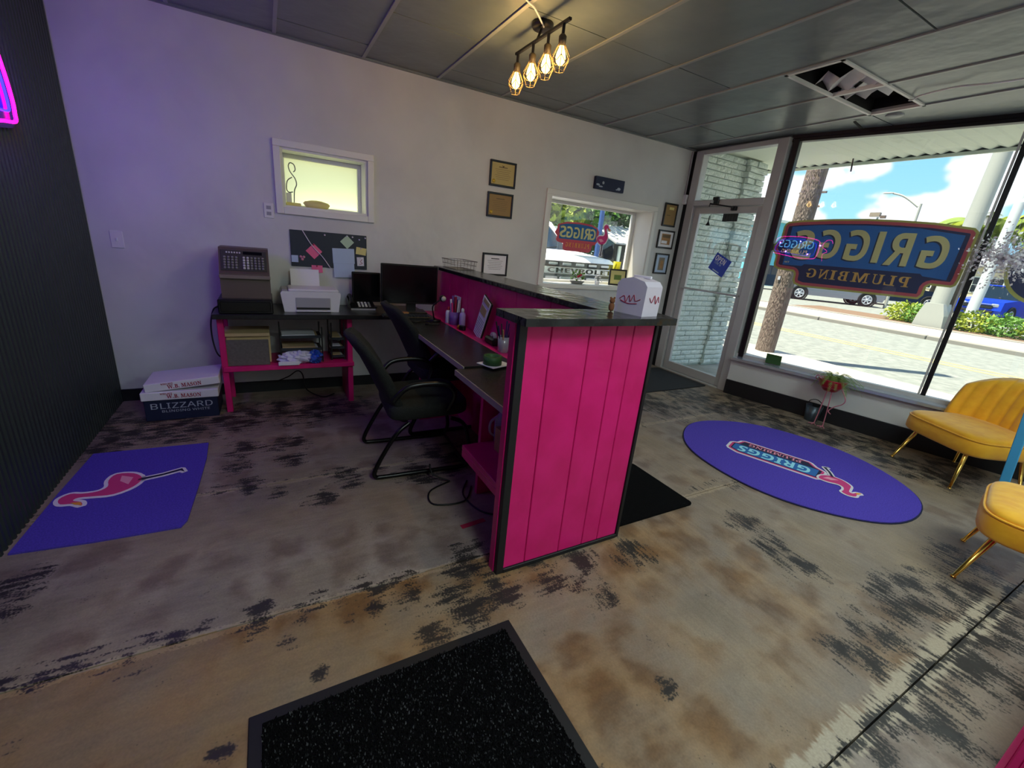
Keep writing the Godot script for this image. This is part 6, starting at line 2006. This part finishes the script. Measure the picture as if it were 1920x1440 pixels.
func street_poles() -> void:
	var u := pole("utility_pole", Vector3(9.15, -0.1, -0.50), 0.165, 0.14, 8.0, M.timber_pole, "weathered wooden utility pole on the pavement outside the window", "pole", Vector3(0.05, 0, 0.08))
	bx(-0.172, -0.162, 1.35, 1.41, -0.02, 0.02, "tag_plate", M.alloy, u)
	var l := pole("light_pole", Vector3(21.6, -0.05, -2.1), 0.26, 0.20, 9.5, M.pole_grey, "thick pale metal light pole on a square base across the street", "street lamp", Vector3(0.1, 0, 0.15))
	var st := S()
	prism(st, pv([-0.42, 0.0, 0.42, 0.0, 0.36, 0.45, 0.24, 0.85, -0.24, 0.85, -0.36, 0.45]), 0.7, Transform3D(Basis(Vector3.BACK, Vector3.UP, Vector3.LEFT), Vector3(0.35, 0, 0)), 0.0)
	put(st, "base_shroud", M.pole_grey, l)
	pole("white_pole", Vector3(28.8, -0.05, -3.1), 0.20, 0.17, 8.0, M.pole_white, "slim white pole standing beside the blue car", "pole", Vector3(0.3, 0, 0.1))
	# cobra-head street lamp and far utility pole
	var c := pole("street_lamp", Vector3(30.0, -0.05, -6.75), 0.075, 0.05, 5.25, M.pole_grey, "thin far street lamp with a long angled arm", "street lamp")
	st = S()
	tube(st, curve([Vector3(0, 5.1, -0.1), Vector3(-0.05, 5.45, -0.55), Vector3(-0.1, 5.66, -0.9), Vector3(-0.1, 5.78, -1.3)], 5), 0.045, 8)
	put(st, "arm", M.pole_grey, c)
	st = S()
	pillow(st, Vector3(-0.1, 5.80, -1.5), Vector3(0.2, 0.09, 0.55), 0.8, 0.8, Basis(), 14, 8)
	put(st, "lamp_head", M.pole_white, c)
	var f := pole("far_utility_pole", Vector3(38.5, -0.05, -16.95), 0.14, 0.10, 8.4, M.timber_pole, "distant utility pole with two crossarms", "pole")
	bx(-0.08, 0.08, 7.3, 7.43, -1.0, 1.0, "crossarm", M.timber_pole, f)
	bx(-0.08, 0.08, 6.3, 6.43, -0.75, 0.75, "crossarm", M.timber_pole, f)
	var bb := pole("billboard_sign", Vector3(50.0, -0.05, -17.1), 0.10, 0.08, 6.8, M.pole_grey, "small distant sign board on a post above the big window sign", "sign")
	bx(-0.15, 0.15, 6.85, 7.2, -0.65, 0.15, "board", M.taupe_light, bb)
	bx(-0.1, 0.1, 6.7, 6.95, 0.2, 0.6, "small_board", M.taupe, bb)

func wheel(parent: Node, at: Vector3, r: float, spokes: int) -> void:
	var w := Node3D.new(); w.name = "wheel"; parent.add_child(w, true)
	w.position = at
	var ax := Basis(Vector3.RIGHT, PI / 2)
	var st := S()
	lathe(st, [Vector2(r * 0.62, -0.11), Vector2(r * 0.95, -0.11), Vector2(r, -0.08), Vector2(r, 0.08), Vector2(r * 0.95, 0.11), Vector2(r * 0.62, 0.11), Vector2(r * 0.62, -0.11)], Vector3.ZERO, 28, ax)
	put(st, "tyre", M.tyre, w)
	st = S()
	for s in [-1, 1]:
		for k in spokes:
			var a := TAU * k / spokes
			box(st, Vector3(cos(a) * r * 0.35, sin(a) * r * 0.35, 0.095 * s), Vector3(r * 0.62, r * 0.17, 0.03), 0.005, Basis(Vector3.BACK, a))
		lathe(st, [Vector2(0, -0.02), Vector2(r * 0.14, -0.02), Vector2(r * 0.14, 0.02), Vector2(0, 0.02)], Vector3(0, 0, 0.1 * s), 14, ax)
		lathe(st, [Vector2(r * 0.57, -0.015), Vector2(r * 0.66, -0.015), Vector2(r * 0.66, 0.015), Vector2(r * 0.57, 0.015), Vector2(r * 0.57, -0.015)], Vector3(0, 0, 0.1 * s), 28, ax)
	put(st, "alloy_rim", M.alloy, w)
	st = S()
	lathe(st, [Vector2(0, -0.06), Vector2(r * 0.6, -0.06), Vector2(r * 0.6, 0.06), Vector2(0, 0.06)], Vector3.ZERO, 20, ax)
	put(st, "brake_drum", M.tyre, w)

# x forward, wheels on y = 0; lower and upper outlines in (x, y)
func car(label: String, at: Vector3, turn: float, paint: Material, low: Array, cabin: Array, wheel_x: Array, r: float, half := 0.9) -> Node3D:
	var t := thing("parked_car", at, label, "car", "cars parked across the street")
	t.rotation.y = turn
	var st := S()
	body_shell(st, low, half, 0.03)
	put(st, "body", paint, t)
	st = S()
	body_shell(st, cabin, half - 0.06, 0.16)
	put(st, "cabin_glass", M.car_glass, t)
	# roof skin and pillars over the glass
	var top := -9.0
	var x0 := 99.0
	var x1 := -99.0
	for i in range(0, cabin.size(), 2): top = maxf(top, cabin[i + 1])
	for i in range(0, cabin.size(), 2):
		if cabin[i + 1] > top - 0.08:
			x0 = minf(x0, cabin[i]); x1 = maxf(x1, cabin[i])
	bx(x0, x1, top - 0.03, top + 0.03, -half + 0.2, half - 0.2, "roof", paint, t, 0.02)
	for s in [-1, 1]:
		st = S()
		for px in [x0 + 0.02, (x0 + x1) * 0.5, x1 - 0.02]:
			tube(st, [Vector3(px, top - 0.02, (half - 0.2) * s), Vector3(px + (0.0 if absf(px - (x0 + x1) * 0.5) < 0.1 else (0.35 if px > 0 else -0.12)), cabin[1], (half - 0.06) * s)], 0.035, 6)
		put(st, "pillar", paint, t)
		for wx in wheel_x:
			st = S()
			lathe(st, [Vector2(r * 1.02, -0.02), Vector2(r * 1.2, -0.02), Vector2(r * 1.2, 0.02), Vector2(r * 1.02, 0.02), Vector2(r * 1.02, -0.02)], Vector3(wx, r, (half + 0.0) * s), 24, Basis(Vector3.RIGHT, PI / 2))
			put(st, "wheel_arch", M.tyre, t)
			wheel(t, Vector3(wx, r, (half - 0.10) * s), r, 6)
		bx(low[0], low[0] + 0.06, 0.75, 0.95, half * s * 0.6 - 0.15, half * s * 0.6 + 0.15, "rear_lamp", M.red_lamp, t)
	return t

func body_shell(st: SurfaceTool, outline: Array, half: float, taper: float) -> void:
	# a prism whose upper points draw in towards the middle
	var p := pv(outline)
	if Geometry2D.is_polygon_clockwise(p): p.reverse()
	var lo := 99.0
	var hi := -99.0
	for v in p:
		lo = minf(lo, v.y); hi = maxf(hi, v.y)
	var z := func(v: Vector2) -> float: return half - taper * (v.y - lo) / maxf(hi - lo, 0.01)
	var id := Geometry2D.triangulate_polygon(p)
	for s in [1.0, -1.0]:
		for i in range(0, id.size(), 3):
			var a := p[id[i]]; var b := p[id[i + 1]]; var c := p[id[i + 2]]
			if ((b - a).cross(c - a) < 0.0) == (s > 0.0):
				var q := b; b = c; c = q
			tri(st, Vector3(a.x, a.y, z.call(a) * s), Vector3(b.x, b.y, z.call(b) * s), Vector3(c.x, c.y, z.call(c) * s))
	for i in p.size():
		var a := p[i]; var b := p[(i + 1) % p.size()]
		quad(st, Vector3(a.x, a.y, -z.call(a)), Vector3(b.x, b.y, -z.call(b)), Vector3(b.x, b.y, z.call(b)), Vector3(a.x, a.y, z.call(a)))

func cars() -> void:
	var suv_low := [-2.35, 0.45, -2.3, 0.30, 2.25, 0.30, 2.38, 0.55, 2.30, 0.95, 1.2, 1.08, -2.35, 1.10]
	var suv_cab := [1.15, 1.06, 0.55, 1.66, -1.9, 1.70, -2.3, 1.08]
	var van_low := [-2.5, 0.45, -2.45, 0.30, 2.35, 0.30, 2.45, 0.6, 2.2, 1.0, 1.3, 1.15, -2.5, 1.15]
	var van_cab := [1.3, 1.13, 0.3, 1.76, -2.3, 1.78, -2.48, 1.13]
	# silver car behind the window sign: rear wheel and front wheel seen
	car("silver car parked across the street, its two wheels under the sign", Vector3(28.55, -0.06, -9.05), -atan2(2.31, 2.30), M.car_silver, van_low, van_cab, [-1.62, 1.62], 0.36)
	car("dark car partly hidden behind the wooden pole", Vector3(34.5, -0.06, -15.6), -atan2(2.31, 2.30), M.car_dark, suv_low, suv_cab, [-1.45, 1.45], 0.40)
	car("white car seen through the glass door beyond the brick pier", Vector3(30.0, -0.06, -19.5), -atan2(2.31, 2.30) + 0.2, M.car_white, suv_low, suv_cab, [-1.45, 1.45], 0.38)
	car("dark saloon behind the hedge left of the light pole", Vector3(35.0, -0.06, -8.4), -atan2(2.31, 2.30), M.car_dark, suv_low, suv_cab, [-1.45, 1.45], 0.36)
	var b := car("bright blue car parked nose towards the street", Vector3(33.4, -0.06, -3.2), PI - 0.15, M.car_blue, suv_low, suv_cab, [-1.45, 1.45], 0.36)
	bx(2.36, 2.42, 0.62, 0.78, -0.55, 0.55, "grille", M.car_glass, b, 0.02)
	bx(2.36, 2.44, 0.40, 0.52, -0.62, 0.62, "lower_grille", M.tyre, b, 0.02)
	bx(2.38, 2.43, 0.80, 0.83, -0.6, 0.6, "grille_bar", M.chrome, b, 0.01)
	for s in [-1, 1]: bx(2.28, 2.38, 0.70, 0.86, 0.60 * s - 0.14, 0.60 * s + 0.14, "headlamp", M.chrome, b, 0.03)
	car("second blue car at the far right behind the hedge", Vector3(34.0, -0.06, -0.4), PI - 0.15, M.car_blue, suv_low, suv_cab, [-1.45, 1.45], 0.36)

func planting() -> void:
	var rng := RandomNumberGenerator.new()
	rng.seed = 21
	# low hedge across the street
	var k := 0
	for z in [-3.3, -2.7, -1.3, -0.5, 0.4, 1.3]:
		var t := thing("hedge_shrub", Vector3(22.4 + rng.randf_range(-0.15, 0.25), -0.03, z), ["low shrub at the left end of the bed across the street", "low shrub just left of the light pole base", "low shrub just right of the light pole base", "low shrub between mullion and white pole", "low shrub in front of the blue car", "low shrub at the right edge across the street"][k], "shrub", "low shrubs across the street")
		leaf_ball(t, "foliage", M.leaf_green if k % 2 else M.leaf_lime, Vector3(0, 0.30, 0), Vector3(0.75, 0.42, 0.62), 700, 0.13, 40 + k)
		var st := S()
		for j in 4: tube(st, [Vector3(0, 0, 0), Vector3(cos(j * 1.6) * 0.3, 0.35, sin(j * 1.6) * 0.3)], 0.02, 5)
		put(st, "stems", M.bark, t)
		k += 1
	# palms behind the blue car
	for q in [[37.0, -6.2, 4.6, 0], [38.0, -3.6, 4.9, 1], [36.5, -2.0, 4.4, 2], [39.0, -8.0, 4.2, 3]]:
		palm(Vector3(q[0], -0.05, q[1]), q[2], q[3], ["pale green palm left of the light pole behind the blue car", "tall palm with drooping fronds between the white pole and mullion", "palm at the far right above the second blue car", "smaller palm peeking behind the light pole"][q[3]])
	# trees seen through the wide window and across the street
	tree(Vector3(9.2, -0.06, -9.6), 3.6, 1.9, M.leaf_lime, 1, "yellow-green leafy tree behind the truck seen through the wide window")
	tree(Vector3(11.2, -0.06, -10.6), 3.6, 2.0, M.leaf_green, 2, "green leafy tree right of the yellow-green one behind the truck")
	tree(Vector3(13.6, -0.06, -11.0), 3.4, 1.9, M.leaf_dark, 3, "dark green tree beside the grey shed behind the truck")
	tree(Vector3(7.2, -0.06, -10.4), 3.8, 1.9, M.leaf_lime, 6, "yellow-green tree at the left edge of the wide window")
	tree(Vector3(58.0, -0.06, -32.0), 2.0, 3.0, M.leaf_dark, 4, "distant dark tree beyond the teal house")
	tree(Vector3(62.0, -0.06, -22.0), 1.6, 2.6, M.leaf_dark, 5, "distant rounded tree beyond the parked cars")

func tree(at: Vector3, h: float, r: float, m: Material, sd: int, label: String) -> void:
	var t := thing("leafy_tree", at, label, "tree", "leafy trees outside")
	var st := S()
	tube(st, curve([Vector3.ZERO, Vector3(0.1, h * 0.4, 0.05), Vector3(-0.05, h * 0.8, 0.1)], 4), 0.14, 8)
	for k in 4: tube(st, [Vector3(0.0, h * (0.45 + 0.08 * k), 0.05), Vector3(cos(k * 1.7) * r * 0.6, h * 0.8 + 0.1 * k, sin(k * 1.7) * r * 0.6)], 0.05, 6)
	put(st, "trunk", M.bark, t)
	leaf_ball(t, "crown", m, Vector3(0, h * 0.85, 0), Vector3(r, r * 0.95, r), 2600, 0.30, 60 + sd, 0.1)

func palm(at: Vector3, h: float, sd: int, label: String) -> void:
	var t := thing("palm_tree", at, label, "palm", "palms across the street")
	var st := S()
	tube(st, curve([Vector3.ZERO, Vector3(0.1, h * 0.5, 0.1), Vector3(0.15, h, 0.0)], 5), [0.2, 0.18, 0.17, 0.16, 0.15, 0.15, 0.15, 0.14, 0.14, 0.14, 0.14], 10)
	put(st, "trunk", M.bark, t)
	var rng := RandomNumberGenerator.new()
	rng.seed = 100 + sd
	for k in 26:
		st = S()
		var a := TAU * k / 26.0 + rng.randf_range(-0.15, 0.15)
		var d := Vector3(cos(a), 0, sin(a))
		var side := Vector3(-sin(a), 0, cos(a))
		var l := rng.randf_range(1.6, 2.3)
		var up := rng.randf_range(0.1, 1.0)
		var c := Vector3(0.15, h, 0)
		var cv := curve([c, c + d * l * 0.4 + Vector3(0, up, 0), c + d * l * 0.8 + Vector3(0, up * 0.6, 0), c + d * l * 1.05 + Vector3(0, up * 0.2 - 0.6, 0)], 14)
		for i in cv.size() - 1:
			var f := 1.0 - 0.6 * absf(i / float(cv.size()) - 0.4)
			for s in [-1, 1]:
				tri(st, cv[i], cv[i] + d * 0.09, cv[i] + side * s * 0.5 * f + d * 0.28 - Vector3(0, 0.25, 0))
				var mid: Vector3 = (cv[i] + cv[i + 1]) * 0.5
				tri(st, mid, mid + d * 0.09, mid + side * s * 0.48 * f + d * 0.28 - Vector3(0, 0.22, 0))
		put(st, "frond", M.leaf_palm if k % 3 else M.leaf_lime, t)

func far_window(parent: Node, x: float, y: float, z: float, w: float, h: float) -> void:
	var f := bx(x - 0.06, x, y, y + h, z, z + w, "window", M.canopy_white, parent)
	bx(x - 0.08, x - 0.05, y + 0.08, y + h * 0.5 - 0.03, z + 0.08, z + w - 0.08, "pane", M.car_glass, f)
	bx(x - 0.08, x - 0.05, y + h * 0.5 + 0.03, y + h - 0.08, z + 0.08, z + w - 0.08, "pane", M.car_glass, f)

func buildings() -> void:
	var a := thing("teal_house", Vector3.ZERO, "pale teal house far across the street behind the glass door", "house")
	bx(40.0, 46.0, -0.1, 5.3, -34.0, -20.0, "wall", M.teal_wall, a)
	bx(39.7, 46.3, 5.3, 5.5, -34.3, -19.7, "roof", M.canopy_white, a)
	for q in [[3.0, -23.6], [3.0, -27.5]]: far_window(a, 40.0, q[0], q[1], 1.3, 1.5)
	for q in [[0.9, -25.6], [0.9, -22.0]]: far_window(a, 40.0, q[0], q[1], 1.1, 1.4)
	var b := thing("long_low_building", Vector3.ZERO, "long low pale building at the back of the car park", "building")
	bx(60.0, 70.0, -0.1, 3.4, -19.0, 30.0, "wall", M.tan_wall, b)
	bx(59.5, 70.5, 3.4, 3.7, -19.5, 30.5, "roof", M.roof_grey, b)
	for k in 8: far_window(b, 60.0, 1.0, -17.0 + k * 5.0, 2.2, 1.5)
	# seen through the wide window
	var c := thing("turquoise_shed", Vector3.ZERO, "turquoise painted shed at the left behind the small window sign", "shed")
	bx(8.0, 9.2, -0.06, 1.95, -8.6, -7.4, "wall", M.teal_wall, c)
	bx(7.9, 9.3, 1.95, 2.05, -8.7, -7.3, "roof", M.canopy_white, c)
	var d := thing("grey_roofed_shed", Vector3.ZERO, "small dark shed with pale sloping metal roof behind the truck", "shed")
	bx(11.9, 13.4, -0.06, 1.75, -9.4, -8.2, "wall", M.closure_dark, d)
	for k in 3: bx(12.0 + k * 0.42, 12.12 + k * 0.42, 0.0, 1.7, -8.2, -8.15, "post", M.canopy_white, d)
	var st := S()
	prism(st, pv([-9.6, 2.4, -8.0, 1.75, -8.0, 1.80, -9.6, 2.46]), 1.9, Transform3D(Basis(Vector3.BACK, Vector3.UP, Vector3.LEFT), Vector3(13.6, 0, 0)), 0.0)
	put(st, "roof", M.roof_grey, d)
	for k in 7: bx(11.75 + k * 0.28, 11.78 + k * 0.28, 0, 0.02, 0, 1.72, "roof_seam", M.canopy_white, d).transform = Transform3D(Basis(Vector3.RIGHT, 0.386), Vector3(0, 2.46, -9.6))
	pole("blue_post", Vector3(10.1, -0.06, -7.0), 0.075, 0.075, 3.4, mt("post_blue", Color(0.22, 0.34, 0.56), 0.5), "blue-grey square post rising behind the small window sign", "post")

func truck() -> void:
	# front of a white pick-up truck facing the wide window
	var t := thing("pickup_truck", Vector3(5.75, -0.06, -2.05), "white pick-up truck parked nose-in outside the wide window", "truck")
	var st := S()
	# x across, z forward is towards the building
	var prof := pv([0.0, 0.45, 0.02, 1.08, -0.06, 1.24, -0.35, 1.36, -1.45, 1.46, -1.6, 1.46, -1.6, 0.45])
	prism(st, prof, 1.9, Transform3D(Basis(Vector3.BACK, Vector3.UP, Vector3.LEFT), Vector3(0.95, 0, 0)), 0.0)
	put(st, "hood_body", M.car_white, t)
	st = S()
	prism(st, pv([-1.5, 1.44, -2.3, 1.98, -4.2, 2.0, -4.3, 1.4]), 1.66, Transform3D(Basis(Vector3.BACK, Vector3.UP, Vector3.LEFT), Vector3(0.83, 0, 0)), 0.0)
	put(st, "cab_glass", M.car_glass, t)
	bx(-0.95, 0.95, 0.45, 1.44, -5.8, -1.6, "bed_body", M.car_white, t, 0.03)
	bx(-0.82, 0.82, 1.96, 2.04, -4.2, -2.3, "roof", M.car_white, t, 0.03)
	for s in [-1, 1]:
		st = S()
		tube(st, [Vector3(0.84 * s, 1.44, -1.55), Vector3(0.78 * s, 1.98, -2.3)], 0.05, 6)
		put(st, "pillar", M.car_white, t)
	# grille
	bx(-0.72, 0.72, 1.20, 1.29, -0.06, 0.04, "upper_grille", M.tyre, t, 0.01)
	for k in 5:
		bx(-0.66 + k * 0.275, -0.48 + k * 0.275, 1.225, 1.265, 0.035, 0.05, "upper_slot", M.chrome, t, 0.01)
	bx(-0.78, 0.78, 1.085, 1.195, 0.0, 0.055, "badge_bar", M.chrome, t, 0.012)
	lettering("CHEVROLET", 0.075, M.tyre, t, Transform3D(Basis(), Vector3(0.0, 1.14, 0.058)), true, false, 1.36, "lettering", 0.006)
	bx(-0.74, 0.74, 0.62, 1.08, -0.02, 0.03, "grille_backing", M.ribbed, t, 0.01)
	for j in 5:
		for k in 5:
			bx(-0.70 + k * 0.285, -0.46 + k * 0.285, 0.655 + j * 0.085, 0.70 + j * 0.085, 0.028, 0.05, "grille_bar", M.chrome if (j + k) % 2 else M.grey_plastic, t, 0.01)
	for s in [-1, 1]:
		bx(0.86 * s - 0.09, 0.86 * s + 0.09, 0.85, 1.22, -0.04, 0.03, "headlamp", M.chrome, t, 0.02)
		var w := Node3D.new(); w.name = "wheel"; t.add_child(w, true)
		w.position = Vector3(0.86 * s, 0.40, -0.85)
		st = S()
		lathe(st, [Vector2(0, -0.13), Vector2(0.36, -0.13), Vector2(0.40, -0.08), Vector2(0.40, 0.08), Vector2(0.36, 0.13), Vector2(0, 0.13)], Vector3.ZERO, 24, Basis(Vector3.BACK, PI / 2))
		put(st, "tyre", M.tyre, w)
	bx(-0.95, 0.95, 0.42, 0.62, -0.1, 0.09, "bumper", M.chrome, t, 0.03)
	var wp := S()
	for s in [-1, 1]: box(wp, Vector3(0.35 * s - 0.1, 1.475, -1.52), Vector3(0.55, 0.02, 0.02), 0.0, Basis(Vector3.BACK, 0.12))
	put(wp, "wiper", M.tyre, t)
